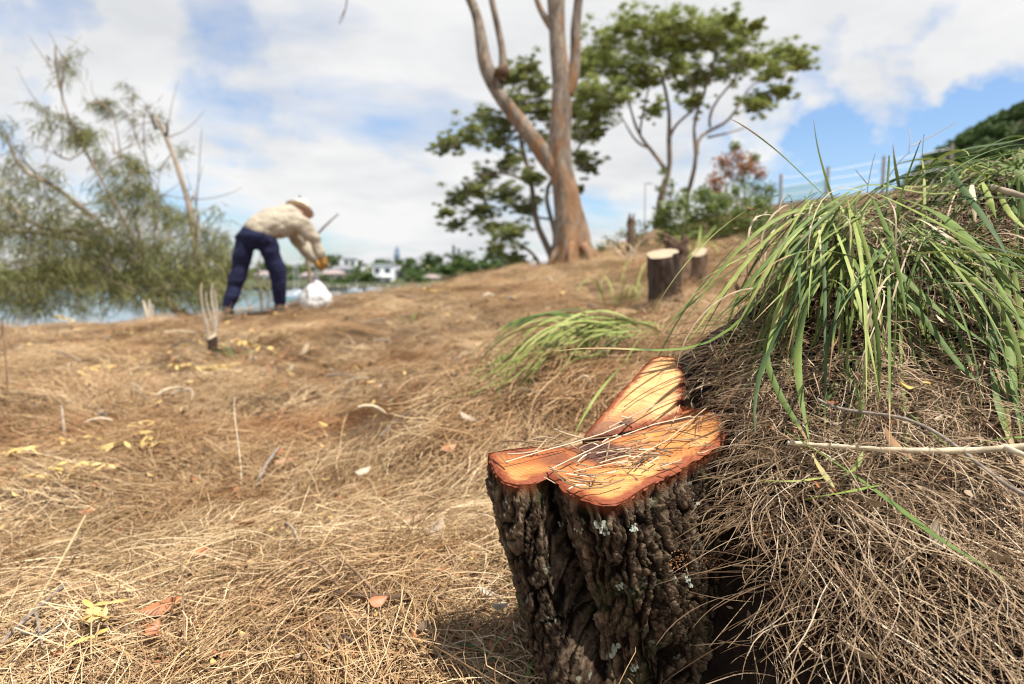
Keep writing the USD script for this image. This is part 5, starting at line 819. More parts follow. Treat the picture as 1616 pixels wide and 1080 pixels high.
for a_, dx, dy in ((J['la'], -.03, .13), (J['ra'], .04, .14)): obj('boot', hulls([[(a_+np.array([0, 0, .03]), .058), (a_+np.array([0, -.02, -.05]), .05), (a_+np.array([dx, dy, -.06]), .045)]], .015, 4), 'boot', person, True)
hp = J['hed']+np.array([0, .01, .05]); ht = trimesh.creation.revolve(np.array([(0, .10), (.06, .095), (.09, .06), (.10, .0), (.165, -.02), (.17, -.026), (.10, -.012), (0, -.012)]), sections=32)
M = trimesh.transformations.euler_matrix(-.55, .25, 0)[:3, :3]; obj('hat', (ht.vertices@M.T+hp, ht.faces), 'hat', person, True); bd_ = trimesh.creation.cylinder(.101, .018, sections=28); obj('hat_band', ((bd_.vertices+np.array([0, 0, .014]))@M.T+hp, bd_.faces), 'dark', person, True)
def glove(w, elbow):
    d_ = (w-elbow)/np.linalg.norm(w-elbow); s_ = np.cross(d_, [0, 1.0, 0]); s_ /= np.linalg.norm(s_); n_ = np.cross(s_, d_); ch = [[(w-d_*.03, .042), (w+d_*.02, .042), (w+d_*.075, .040)]]
    ch.append([(w+d_*.075+s_*.024, .022), (w+d_*.075-s_*.024, .022)])
    for k, (o, L) in enumerate(((-.030, .060), (-.010, .072), (.010, .068), (.029, .052))): b0 = w+d_*.085+s_*o; ch.append([(b0, .0125), (b0+d_*L*.5+n_*.012, .0115), (b0+d_*L*.8+n_*.035, .010), (b0+d_*L*.72+n_*.055, .009)])
    t0 = w+d_*.03+s_*.036; ch.append([(t0, .015), (t0+d_*.03+s_*.018+n_*.018, .0125), (t0+d_*.055+s_*.010+n_*.04, .011)])
    return hulls(ch, .006, 3)
obj('glove', glove(J['rw'], J['re']), 'glove', person, True); obj('glove', glove(J['lw'], J['le']), 'glove', person, True)
# the sack
sb_ = U(497, 474, 7.9); sb_[2] = float(ground_z(np.array([sb_[0]]), np.array([sb_[1]]))[0])
na, nz_ = 72, 40; A_, Z_ = np.meshgrid(np.arange(na)/na*2*np.pi, np.linspace(-.02, .37, nz_), indexing='xy'); pr = np.interp(Z_, [-.02, .04, .12, .20, .28, .33, .37], [.135, .158, .150, .112, .060, .028, .020])
pr = pr*(1+.12*np.cos(2*A_+.5)+.10*np.sin(6*A_+8*Z_)*np.clip(Z_/.2, .2, 1)+.5*(meshkit.fbm(np.stack([np.cos(A_)*2, np.sin(A_)*2, Z_*9], -1), 3, 6)-.5)); sv_ = np.stack([pr*np.cos(A_)+.05*Z_, pr*np.sin(A_), Z_], -1).reshape(-1, 3)
i_ = np.arange(nz_-1)[:, None]; j_ = np.arange(na)[None]; sf_ = np.stack([i_*na+j_, i_*na+(j_+1) % na, (i_+1)*na+(j_+1) % na, (i_+1)*na+j_], -1).reshape(-1, 4)
sk = thing('sack', 'white sack gathered to a point, standing on the crest below the worker glove', 'sack', sb_); obj('bag', (sv_+sb_, sf_), 'sack', sk, True); m = MB(); m.tube([sb_+np.array([.018, 0, .36]), sb_+np.array([.01, -.01, .40]), sb_+np.array([.035, 0, .43])], .022, .008, 6, n=6, wob=.4); obj('gathered_neck', m, 'sack', sk, True)

# ------------------------------------------------------------------ far shore: trees, houses, boats
def FP(px, d, z=None):
    p = U(px, 437, d); p[2] = float(shore_z(p[0], p[1])) if z is None else z; return p
def far_tree(label, px, top, bot, wpx, d, mat='far_leaf', n=900, shape='round'):
    k = d/FPX; c = U(px, (top+bot)/2, d); rw, rh = wpx/2*k, (bot-top)/2*k; base = FP(px, d); th = thing('far_tree', label, 'tree', base); lr = np.random.default_rng(int(px*7+top)); V, F, RR, m_ = [], [], [], 0
    mb = MB(); mb.tube([base-np.array([0, 0, 1]), (base+c)/2, c+np.array([0, 0, rh*.5])], .35, .12, 6, n=6); obj('trunk', mb, 'tree_bark', th, True)
    if shape == 'pine':
        pts = []
        for i in range(11):
            t = i/10; r_ = rw*(1-.88*t); zz = c[2]-rh+2*rh*t
            for a in np.linspace(0, 6.28, 9): 
                for q_ in np.linspace(.15, 1, 6): pts.append([c[0]+r_*q_*math.cos(a+i), c[1]+r_*q_*math.sin(a+i), zz+.3*q_])
        v, f, r_ = leaves(np.array(pts)+lr.normal(0, .12, (len(pts), 3)), rw*.5, .5, .0, lr); obj('crown', (v, f), mat, th, False, attrs={'rnd': r_}, kind='stuff'); return
    subs = [c+lr.normal(size=3)*np.array([rw*.42, rw*.42, rh*.36]) for _ in range(14)]
    for s_ in subs: P = ellipsoid(n//14, s_, np.array([rw*.5, rw*.5, rh*.45])*lr.uniform(.6, 1.15), lr, .4); v, f, r_ = leaves(P, max(rw*.20, .5), .6, .0, lr); V.append(v); F.append(f+m_); m_ += len(v); RR.append(np.clip(r_*.6+.4*lr.random(), 0, 1))
    obj('crown', (np.vstack(V), np.vstack(F)), mat, th, False, attrs={'rnd': np.concatenate(RR)}, kind='stuff')
for a in [('round dark tree on the far shore skyline right of the worker glove', 523, 398, 422, 34, 330), ('bright green bushy tree low on the far shore, largest near the jetty', 572, 420, 456, 48, 292), ('low hedge-like green tree left of the bright bushy one', 540, 438, 455, 44, 290), ('dark round tree on the skyline right of the pale tower', 643, 403, 424, 30, 340), ('olive tree below the dark round skyline tree', 652, 416, 446, 46, 310), ('small green tree at the waterline right of the white two-storey house', 648, 438, 456, 36, 291),
          ('umbrella-shaped olive tree on the far skyline', 684, 400, 424, 40, 345), ('mid-green tree below the umbrella-shaped one', 700, 412, 440, 46, 310), ('broad green tree left of the forked gum on the far shore', 735, 394, 440, 60, 318), ('green far tree half behind the forked gum dark neighbour', 775, 400, 436, 50, 325), ('far tree peeping out left of the forked gum foot', 818, 406, 432, 46, 330), ('small dull tree at the left end of the house row', 486, 418, 440, 30, 320), ('grey-green tree behind the worker legs on the far shore', 440, 420, 446, 50, 330), ('pale olive tree between houses below the skyline', 600, 408, 424, 26, 350), ('tiny dark tree beside the white skyline house', 568, 410, 422, 22, 345),
          ('far tree seen between the sheoak stems, rightmost', 330, 420, 452, 70, 300), ('far tree seen between the sheoak stems, middle', 240, 424, 454, 80, 305), ('far tree seen through the fallen sheoak, leftmost', 120, 424, 455, 110, 310), ('far tree at the left edge of the picture behind the sheoak', 10, 422, 455, 110, 315)]: far_tree(*a)
lr = np.random.default_rng(321); ORD = lambda n: ['nearest', 'first', 'second', 'third', 'fourth', 'fifth', 'sixth', 'seventh', 'eighth', 'ninth', 'tenth', 'eleventh', 'twelfth', 'thirteenth', 'fourteenth', 'fifteenth', 'sixteenth', 'seventeenth', 'eighteenth', 'nineteenth', 'twentieth', 'twenty-first', 'twenty-second'][n]
for i, px in enumerate(range(410, 860, 17)): 
    h_ = lr.uniform(10, 26); far_tree(f"{['low dark green tree', 'low olive tree', 'low leafy green tree'][i % 3]} on the far waterline, {ORD(abs(round((px-505)/17)))} {'right' if px > 505 else 'left'} of the sack", px+lr.uniform(-4, 4), 456-h_, 457, h_*lr.uniform(1.0, 1.7), 288+lr.uniform(0, 8), ['far_leaf', 'gum_leaf_dark', 'far_leaf'][i % 3], 500) if not (590 < px < 622) else None
for i, px in enumerate(range(420, 860, 24)): far_tree(f"rounded tree high on the far hill, {ORD(int(abs(px-627)/24)+1)} {'left' if px < 627 else 'right'} of the pale tower", px+lr.uniform(-6, 6), 412+lr.uniform(-6, 6), 440, lr.uniform(26, 44), 325+lr.uniform(0, 30), ['far_leaf', 'gum_leaf_dark'][i % 2], 500)
for i, px in enumerate(range(-60, 410, 34)): far_tree(f'far tree behind the sheoak branches, {ORD(i+1)} from the left edge of the picture', px, 428+lr.uniform(-8, 6), 456, lr.uniform(44, 70), 300+lr.uniform(0, 20), 'far_leaf', 500)
far_tree('dark pointed pine rising left of the broad far tree', 716, 390, 428, 14, 335, 'pine_leaf', shape='pine'); far_tree('second dark pointed pine beside the first, a little shorter', 724, 394, 426, 12, 338, 'pine_leaf', shape='pine')
vmat('wall_white', rmp((.78, .78, .77), (.78, .78, .77)), .8, .2); vmat('wall_beige', rmp((.52, .42, .31), (.52, .42, .31)), .8, .2); vmat('wall_grey', rmp((.42, .42, .42), (.42, .42, .42)), .8, .2); vmat('roof_grey', rmp((.20, .20, .21), (.20, .20, .21)), .7, .3); vmat('roof_brown', rmp((.30, .24, .22), (.30, .24, .22)), .8, .2); vmat('roof_white', rmp((.72, .73, .75), (.72, .73, .75)), .6, .3); vmat('window_dark', rmp((.03, .04, .05), (.05, .06, .07)), .15, .5)
vmat('tower', rmp((.28, .33, .40), (.28, .33, .40)), .5, .4); vmat('teal', rmp((.02, .32, .27), (.02, .32, .27)), .7, .3); vmat('metal', rmp((.6, .6, .6), (.6, .6, .6)), .4, .5); vmat('timber_grey', rmp((.26, .23, .20), (.26, .23, .20)), .85, .2)  # the tower's blue-grey has distance haze put into the colour
def house(label, px, bot, top, wpx, d, wall, roof, storeys=1, flat=False):
    k = d/FPX; w_, h = wpx*k, (bot-top)*k; p = U(px, bot, d); th = thing('far_house', label, 'house', p); dp = w_*.7; eave = h if flat else h*.66
    b_ = MB().box(p+np.array([0, dp/2, eave/2-1.5]), (w_, dp, eave+3)); obj('wall', b_, wall, th)
    if flat: obj('roof', MB().box(p+np.array([0, dp/2, eave+.15]), (w_+.8, dp+.8, .3)), roof, th)
    else:
        o = .5; hw, hd = w_/2+o, dp/2+o; v = np.array([(-hw, -hd, eave), (hw, -hd, eave), (hw, hd, eave), (-hw, hd, eave), (-hw*.45, 0, h), (hw*.45, 0, h)])+p+np.array([0, dp/2, .004]); obj('roof', (v, [(0, 1, 5), (0, 5, 4), (1, 2, 5), (2, 3, 4), (2, 4, 5), (3, 0, 4), (0, 2, 1), (0, 3, 2)]), roof, th)
    nw = max(2, int(w_/3))
    for s_ in range(storeys):
        for i in range(nw): zc = eave*(s_+.5)/storeys; ww = w_/nw*.6; hh = eave/storeys*.5; x_ = (i+.5)/nw*w_-w_/2; f_ = obj('window', MB().box(p+np.array([x_, -.05, zc]), (ww, .12, hh)), 'wall_white', th); obj('pane', MB().box(p+np.array([x_, -.10, zc]), (ww*.86, .06, hh*.84)), 'window_dark', f_)
    if storeys > 1: obj('balcony', MB().box(p+np.array([0, -.9, eave*.48]), (w_*.9, 1.8, .25)), 'wall_white', th)
for a in [('white flat-roofed house on the skyline right of the round dark tree', 552, 422, 408, 19, 335, 'wall_white', 'roof_white', 1, True), ('grey-roofed house below the white skyline house', 540, 436, 419, 30, 318, 'wall_grey', 'roof_grey'), ('beige house with brown roof behind the bag', 524, 445, 426, 34, 303, 'wall_beige', 'roof_brown'), ('pale house between the worker arm and the bag', 502, 432, 414, 24, 322, 'wall_white', 'roof_grey'), ('white two-storey waterfront house with balcony beside the bright tree', 604, 455, 418, 32, 293, 'wall_white', 'roof_white', 2, True), ('grey wide house right of the two-storey one', 624, 442, 420, 26, 312, 'wall_grey', 'roof_grey'),
          ('brown-roofed low house at the water right of the small green tree', 680, 448, 434, 26, 300, 'wall_beige', 'roof_brown'), ('small pale house far up between the olive trees', 672, 424, 413, 18, 350, 'wall_white', 'roof_brown'), ('small white house on the skyline between two trees', 610, 420, 407, 14, 352, 'wall_white', 'roof_grey'), ('dark-walled house left of the grey-roofed one', 486, 446, 430, 26, 304, 'wall_grey', 'roof_brown'), ('pale waterfront house seen between the worker legs', 418, 446, 428, 30, 300, 'wall_white', 'roof_brown')]: house(*a)
tw = thing('tower', 'haze-tinted pale blue-grey high-rise tower alone on the far skyline', 'tower', U(627, 425, 1400)); k = 1400/FPX
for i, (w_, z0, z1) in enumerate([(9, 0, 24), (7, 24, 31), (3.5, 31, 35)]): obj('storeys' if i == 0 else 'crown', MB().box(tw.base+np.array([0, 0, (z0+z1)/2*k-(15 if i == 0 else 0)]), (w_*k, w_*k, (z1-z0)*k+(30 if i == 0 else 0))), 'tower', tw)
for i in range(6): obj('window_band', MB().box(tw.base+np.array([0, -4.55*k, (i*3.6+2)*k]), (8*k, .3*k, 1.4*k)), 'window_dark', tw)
def boat(label, px, y, Lpx, d, mast=0, cabin=True, cover=None, rz=0.0):
    k = d/FPX; L = Lpx*k; p = U(px, y, d); p[2] = 0; th = thing('moored_boat', label, 'boat', p); st_ = np.linspace(-1, 1, 11); c_, s_ = math.cos(rz), math.sin(rz); rot = np.array([[c_, -s_, 0], [s_, c_, 0], [0, 0, 1]]); V = []
    for t in st_: w_ = .16*L*max(.03, 1-max(t, 0)**2.2)*(1 if t > -.9 else .85); hgt = .11*L*(1+.25*t*t); V.append([(t*L/2, -w_, hgt), (t*L/2, -w_*.7, -.02*L), (t*L/2, 0, -.05*L), (t*L/2, w_*.7, -.02*L), (t*L/2, w_, hgt)])
    V = np.array(V); i = np.arange(10)[:, None]; j = np.arange(5)[None]; f = np.stack([i*5+j, i*5+(j+1) % 5, (i+1)*5+(j+1) % 5, (i+1)*5+j], -1).reshape(-1, 4); f = np.vstack([f[:, [0, 1, 2]], f[:, [0, 2, 3]], [(0, 2, 1), (0, 3, 2), (0, 4, 3)]])
    obj('hull', (V.reshape(-1, 3)@rot.T+p, f), 'wall_white', th, False)
    if cabin: m = MB(); m.box(np.array([-.05*L, 0, .16*L]), (.36*L, .20*L, .10*L)); v, f = m.vf(); obj('cabin', (v@rot.T+p, f), 'wall_white', th); m = MB(); m.box(np.array([-.05*L, 0, .17*L]), (.30*L, .206*L, .04*L)); v, f = m.vf(); obj('cabin_window', (v@rot.T+p, f), 'window_dark', th)
    if cover: m = MB(); m.box(np.array([-.1*L, 0, .30*L]), (.5*L, .26*L, .04*L)); v, f = m.vf(); obj('awning', (v@rot.T+p, f), cover, th); [obj('awning_post', MB().box((rot@np.array([x_*L, y_*L, .2*L]))+p, (.1, .1, .2*L)), 'metal', th) for x_ in (-.33, .13) for y_ in (-.11, .11)]
    if mast: m = MB(); m.tube([p+rot@np.array([.05*L, 0, .1*L]), p+rot@np.array([.05*L, 0, mast*k])], .07, .05, 6, n=3); obj('mast', m, 'metal', th, True); m = MB(); m.tube([p+rot@np.array([.05*L, 0, .24*L]), p+rot@np.array([-.42*L, 0, .24*L])], .10, .08, 6, n=3); obj('boom', m, 'metal', th, True)
for a in [('white motorboat with teal awning moored behind the worker right leg', 456, 476, 34, 118, 0, True, 'teal', .3), ('white sailing boat with the tallest mast right of the worker', 463, 468, 40, 165, 75, True, None, .1), ('second white sailing boat with a mast just right of the tallest', 470, 463, 30, 200, 50, True, None, -.4), ('white motorboat on the water just left of the sack', 478, 481, 46, 108, 0, True, None, .2), ('sailing boat with short pale mast near the bright green tree', 561, 459, 22, 240, 20, True, None, 0), ('low white boat near the jetty right of the short mast', 590, 457, 24, 255, 0, True, None, .2), ('white boat seen through the fallen sheoak branches', 205, 464, 34, 190, 0, True, None, .3), ('white boat right of the sack, low on the water', 522, 465, 30, 190, 0, False, None, .1)]: boat(*a)
jt = thing('jetty', 'low grey jetty along the far waterline with white piles', 'jetty', FP(590, 272, 0)); m = MB(); m.box(jt.base+np.array([0, 0, .9]), (46, 2.0, .3)); obj('deck', m, 'timber_grey', jt)
for i in range(12): obj('pile', MB().box(jt.base+np.array([-22+4*i, -1.15, .6]), (.28, .28, 2.6)), 'wall_white', jt)
# wooded hill
hp_ = np.random.default_rng(44); n = 2600; hx_, hy_ = hp_.uniform(190, 520, n), hp_.uniform(270, 470, n); hz_ = np.nan_to_num(hill_z(hx_, hy_), nan=-3); ok = hz_ > 2
def crown_proto(seed):
    lr = np.random.default_rng(seed); P = ellipsoid(90, (0, 0, 1.5), (3.2, 3.2, 2.4), lr, .35); v, f, r_ = leaves(P, 1.5, .7, 0, lr); return v, f, r_
instancer('hillside_forest', [('tree_crown', *crown_proto(i), 'far_leaf') for i in range(3)], np.stack([hx_, hy_, hz_], 1)[ok], quat_of(hp_.uniform(0, 6.28, ok.sum()), np.tile([0, 0, 1.0], (ok.sum(), 1))), np.repeat(hp_.uniform(.8, 1.7, (ok.sum(), 1)), 3, 1), hp_.integers(0, 3, ok.sum()), 'dark dense forest covering the distant hill at the right edge', 'forest')

# ------------------------------------------------------------------ fence on the right crest
def fence_post(px, y0, y1, d, wpx): p = U(px, y1, d); k = d/FPX; return p, MB().box(p+np.array([0, 0, (y1-y0)*k/2-.4]), (wpx*k, wpx*k, (y1-y0)*k+.8))
FD = 20.0
fz = [(1231, 276, 318), (1305, 264, 306), (1393, 248, 292), (1500, 228, 275)]
fe = thing('fence', 'wire fence with dark posts and pale green mesh along the right crest', 'fence', U(1231, 318, FD)); tops = []
for px, a_, b_ in fz: p, m = fence_post(px, a_, b_, FD, 3.6); obj('post', m, 'timber_grey', fe); tops.append((U(px, a_+4, FD), U(px, b_, FD)))
for t in (.05, .4, .75):
    m = MB(); pts = [lerp(a_, b_, t) for a_, b_ in tops]
    for q0, q1_ in zip(pts[:-1], pts[1:]): m.tube([q0, (q0+q1_)/2-np.array([0, 0, .02]), q1_], .008, .008, 4, n=4)
    obj('wire', m, 'metal', fe)
vmat('mesh_green', rmp((.20, .34, .28), (.26, .40, .34)), .8, .2, noise=(30, 3)); m = MB()
for q0, q1_ in zip(tops[:1], tops[1:2]):
    for i in range(34): a_ = lerp(q0[0], q1_[0], i/34); b_ = lerp(q0[1], q1_[1], i/34); a_ = lerp(a_, b_, .45); m.tube([a_, b_-np.array([0, 0, .2])], .006, .006, 3, n=3)
    for t in np.linspace(.45, 1, 9): m.tube([lerp(q0[0], q0[1], t), lerp(q1_[0], q1_[1], t)], .006, .006, 3, n=3)
obj('mesh_panel', m, 'mesh_green', fe, kind='stuff')
m = MB(); lp = U(1018, 345, 16); kp_ = 16/FPX; pole = thing('pole', 'thin dark pole with a short arm standing left of the slim eucalypt', 'pole', lp); m.tube([lp-np.array([0, 0, .6]), U(1018, 290, 16)], .013, .010, 7, n=4); obj('shaft', m, 'timber_grey', pole, True); obj('lamp_head', MB().box(U(1024, 290, 16), (.16, .03, .02)), 'timber_grey', pole)  # the box on top is the pole's bare short arm, no lamp

# ------------------------------------------------------------------ debris on the slope
def gground(label, name, cat, pts, r0_, r1_, mat, lift=.02, side=(), group=None, wob=.3):
    lift += .022; P = [G(x, y)+np.array([0, 0, lift+(z[0] if z else 0)]) for x, y, *z in pts]; th = thing(name, label, cat, P[0], group); m = MB(); m.tube(P, r0_*.7, r1_*.7, 7, n=16, wob=wob*1.4); obj('stem', m, mat, th, True)
    for s_ in side: P = [G(x, y)+np.array([0, 0, lift+(z[0] if z else 0)]) for x, y, *z in s_]; m = MB(); m.tube(P, r1_, r1_*.5, 5, n=8, wob=wob); obj('side_shoot', m, mat, th, True)
vmat('twig_straw', rmp((.38, .28, .14), (.48, .37, .21)), .7, .3, noise=(60, 4), nlo=.7)
gground('brown fallen branch lying level across the litter left of the big stump', 'fallen_branch', 'branch', [(652, 990, .01), (600, 991, .012), (545, 986, .015), (480, 978, .01), (430, 990, .0)], .0085, .004, 'twig_brown', .018, [[(545, 986, .01), (505, 950, .03), (470, 935, .02)], [(520, 985, .01), (480, 1000, .02), (455, 1010, .01)], [(600, 990, .01), (560, 960, .03), (530, 930, .03)]])
gground('dark grey stick slanting up to the right in the middle of the litter', 'stick', 'stick', [(400, 806, .0), (420, 775, .02), (442, 747, .03)], .008, .006, 'twig_grey', .03)
gground('white bent twig lying near the orange curled leaf', 'stick', 'twig', [(452, 870, .01), (463, 885, .02), (474, 903, .01)], .0055, .004, 'twig_white', .03)
gground('long pale straw-coloured stalk slanting up from the bottom left corner', 'stick', 'stalk', [(20, 1060, .0), (70, 1000, .02), (110, 950, .05), (140, 898, .07)], .0035, .0042, 'twig_straw', .03)
gground('grey forked branch in the bottom left corner', 'fallen_branch', 'branch', [(-20, 1085, .0), (30, 1050, .02), (80, 1010, .03), (105, 980, .03)], .0055, .0035, 'twig_grey', .02, [[(30, 1050, .02), (70, 1058, .02), (100, 1040, .02)], [(60, 1025, .02), (66, 1060, .03), (72, 1080, .01)]])
gground('thin upright brown twig standing left of the dark grey stick', 'stick', 'twig', [(378, 800, .0), (381, 775, .07), (375, 745, .13), (380, 715, .17)], .0022, .0012, 'twig_pale', .0)
gground('dark upright twig standing near the bottom edge left of the branch', 'stick', 'twig', [(295, 1078, .0), (294, 1050, .06), (292, 1010, .13)], .0028, .0018, 'twig_brown', .0)
gground('thin curved wire-like stem standing at the far left edge', 'stick', 'twig', [(15, 655, .0), (14, 640, .16), (9, 610, .28), (0, 590, .34)], .006, .003, 'twig_brown', .0)
gground('slender twig standing right of the orange curled leaf', 'stick', 'twig', [(462, 830, .0), (470, 800, .10), (480, 770, .18)], .0026, .0012, 'twig_brown', .0)
gground('pale stick lying up the slope toward the splintered stakes', 'stick', 'stick', [(270, 640, .0), (300, 642, .03), (302, 650, .0)], .009, .007, 'twig_white', .03)
gground('long weathered twig left of the big stump running up to the right', 'stick', 'twig', [(600, 720, .01), (640, 690, .02), (680, 675, .02)], .006, .003, 'twig_grey', .03)
gground('pale upright straw in the litter left of the stump', 'stick', 'stalk', [(538, 725, .0), (541, 705, .04), (549, 690, .06)], .0028, .002, 'twig_straw', .0)
gground('brown stick lying beside the pale long leaf', 'stick', 'stick', [(645, 862, .0), (690, 838, .02), (722, 822, .02)], .0055, .004, 'twig_brown', .03)
for px, py, L, W, yaw, tilt, roll, mt, lb in [(393, 864, .040, .030, .1, -.1, -.9, 'leaf_orange', 'curled orange-brown leaf cupped upright in the middle of the litter'), (263, 1006, .065, .026, .35, .1, .5, 'leaf_orange', 'long salmon-orange leaf at the lower left'), (325, 912, .028, .018, .4, .2, .4, 'leaf_orange', 'small red leaf above the salmon-orange one'), (690, 874, .062, .028, .9, .25, .5, 'leaf_pale', 'broad pale pink-tan leaf left of the big stump'),
    (655, 856, .05, .020, .4, .1, .5, 'leaf_brown', 'flat brown leaf beside the broad pale leaf'), (452, 757, .06, .024, .1, .1, .6, 'leaf_brown', 'curled brown leaf at the top of the dark grey stick'), (445, 742, .03, .018, 1.2, .5, .4, 'leaf_orange', 'bright orange leaf tip at the upper end of the dark grey stick'), (378, 805, .028, .018, 1.4, .5, .4, 'leaf_orange', 'orange scrap at the foot of the upright brown twig'), (145, 842, .045, .014, .1, .1, .6, 'leaf_brown', 'dark brown narrow leaf at the left edge of the litter swath'), (710, 738, .045, .024, .3, .2, .5, 'leaf_brown', 'tan-brown leaf just up the slope from the stump corner'),
    (250, 1045, .028, .018, 1.0, .3, .5, 'leaf_orange', 'small red-orange scrap near the bottom edge'), (770, 985, .034, .012, -.6, .3, .4, 'leaf_pale', 'thin white leaf in the shadow of the big stump'), (790, 1010, .028, .012, .2, .2, .4, 'leaf_pale', 'second white leaf lower in the shadow of the big stump'), (182, 765, .05, .02, .4, .2, .4, 'leaf_brown', 'brown leaf below the yellow sprigs'), (740, 690, .06, .02, -.7, .2, .5, 'leaf_pale', 'grey-pale curl of leaf behind the stump corner'), (575, 775, .05, .02, .5, .2, .5, 'leaf_pale', 'pale tan leaf in the centre of the litter'), (600, 1000, .03, .02, .3, .2, .4, 'leaf_orange', 'orange chip at the broken end of the fallen branch')]:
    flat_leaf('dry_leaf', lb, G(px, py)+np.array([0, -.01, .062]), L, W, yaw, tilt, mt, roll=roll)
# sprigs of dried golden leaves
def sprig(label, px, py, n, spread, size, seed, group=None):
    lr = np.random.default_rng(seed); p = G(px, py)+np.array([0, 0, .055]); th = thing('dried_leaf_sprig', label, 'dried sprig', p, group); a0 = lr.uniform(0, 6.28); dir_ = np.array([math.cos(a0), .6*math.sin(a0), .12])
    ax = [p-dir_*spread, p+np.array([0, 0, .03]), p+dir_*spread]; m = MB(); m.tube(ax, .0018*size/.03, .001*size/.03, 5, n=8); obj('stem', m, 'twig_straw', th, True); sp = spline(ax, 40)
    for i in range(n):
        c = sp[lr.integers(2, 40)]; a = lr.uniform(0, 6.28); d_ = np.array([math.cos(a), math.sin(a), lr.uniform(-.2, .7)]); L = size*lr.uniform(.7, 1.3); t = np.linspace(0, 1, 6); P = c+d_*L*t[:, None]+np.array([0, 0, 1])*(-.5*L*t**2)[:, None]; w_ = L*.46*np.sin(np.pi*np.clip(t*.92+.06, 0, 1))
        v, f = strips(P[None], w_[None], np.array([-math.sin(a), math.cos(a), lr.normal(0, .4)])[None, None], .4); obj('leaf', (v, f), 'leaf_gold', th, True, attrs={'rnd': np.full(len(v), lr.random())})
SG = 'golden dried sprigs strewn over the left slope'
for i, (px, py, n, sp_, sz, lb) in enumerate([(240, 702, 9, .10, .034, 'golden dried sprig with plump leaves, the highest of the left cluster'), (205, 735, 12, .14, .036, 'golden dried sprig in the middle of the left cluster'), (120, 728, 11, .12, .036, 'golden dried sprig in the left cluster between two others'), (45, 748, 9, .09, .036, 'golden dried sprig nearest the left edge'), (120, 776, 9, .12, .036, 'golden dried sprig lowest of the left cluster'), (225, 722, 8, .10, .034, 'golden sprig overlapping the right of the cluster'), (150, 1050, 12, .10, .028, 'golden dried sprig on a straw stem at the bottom left edge'), (172, 1036, 8, .08, .026, 'golden sprig just right of the bottom left one'), (345, 598, 14, .32, .055, 'long golden spray running up the slope below the stakes'), (400, 560, 14, .36, .06, 'golden spray on the slope left of the round topped sapling'), (440, 540, 12, .3, .06, 'golden spray right above the round topped sapling'), (265, 600, 10, .22, .055, 'golden spray below the black cut sapling'), (140, 605, 9, .2, .05, 'small golden spray at the left of the slope'), (100, 512, 10, .25, .07, 'golden dry bush on the crest under the fallen sheoak'), (210, 540, 9, .3, .07, 'golden spray near the crest left of the stakes'), (700, 470, 9, .35, .08, 'golden litter spray near the crest in the middle'), (905, 470, 9, .18, .06, 'golden dry sprig left of the cream topped stump'), (920, 500, 7, .15, .05, 'golden dry flower sprig over the flopped tussock')]): sprig(lb, px, py, int(n*1.7), sp_, sz*.9, 500+i)
# green weeds
def weed(label, px, py, n, L, w, mat='leaf_green', seed=1, cat='weed', name='weed', el=(.5, 1.3), group=None):
    lr = np.random.default_rng(seed); p = G(px, py); th = thing(name, label, cat, p, group)
    for i in range(n): P = arc(p+np.array([lr.normal(0, .15*L), lr.normal(0, .15*L), 0]), lr.uniform(0, 6.28), lr.uniform(*el), L*lr.uniform(.5, 1.1), w, lr.uniform(.3, 1.8), r=lr); leaf_obj(th, P, w*lr.uniform(.6, 1.1), mat, lr.normal(0, .5), i, name='blade')
weed('low green weed at the left edge of the slope', 20, 685, 22, .16, .022, seed=3, el=(.1, .8)); weed('small green weed beside the black cut sapling', 362, 562, 12, .22, .035, seed=4, el=(.1, .8)); weed('tiny green weed below the golden spray on the left', 45, 600, 10, .14, .03, seed=5, el=(.1, .8)); weed('small green weed on the crest in the middle', 650, 506, 10, .25, .05, seed=6, el=(.1, .8))
weed('tall thin grass left of the cream topped stump', 985, 482, 16, .75, .012, 'leaf_yellow', 7, 'grass tuft', 'grass_tuft', (1.0, 1.5)); weed('dark green blades at the foot of the cream topped stump', 975, 490, 10, .42, .018, 'leaf_green', 8, 'grass tuft', 'grass_tuft', (.7, 1.4)); weed('pale green shoots rising right of the rotten stump', 1102, 412, 9, .75, .025, 'leaf_yellow', 9, 'shoots', 'grass_tuft', (1.1, 1.5)); weed('thin dry grass in front of the brushy thicket', 1000, 420, 14, .8, .014, 'leaf_dead', 10, 'grass tuft', 'grass_tuft', (.9, 1.5)); weed('green blades in the shadow at the foot of the big stump', 832, 1050, 9, .16, .006, 'leaf_green', 12, 'grass tuft', 'grass_tuft', (.6, 1.4))
gground('yellow-green cut stem leaning between the stumps and the mound', 'stick', 'stem', [(1086, 425, .0), (1108, 410, .10), (1128, 395, .2)], .014, .014, 'leaf_yellow', .1)
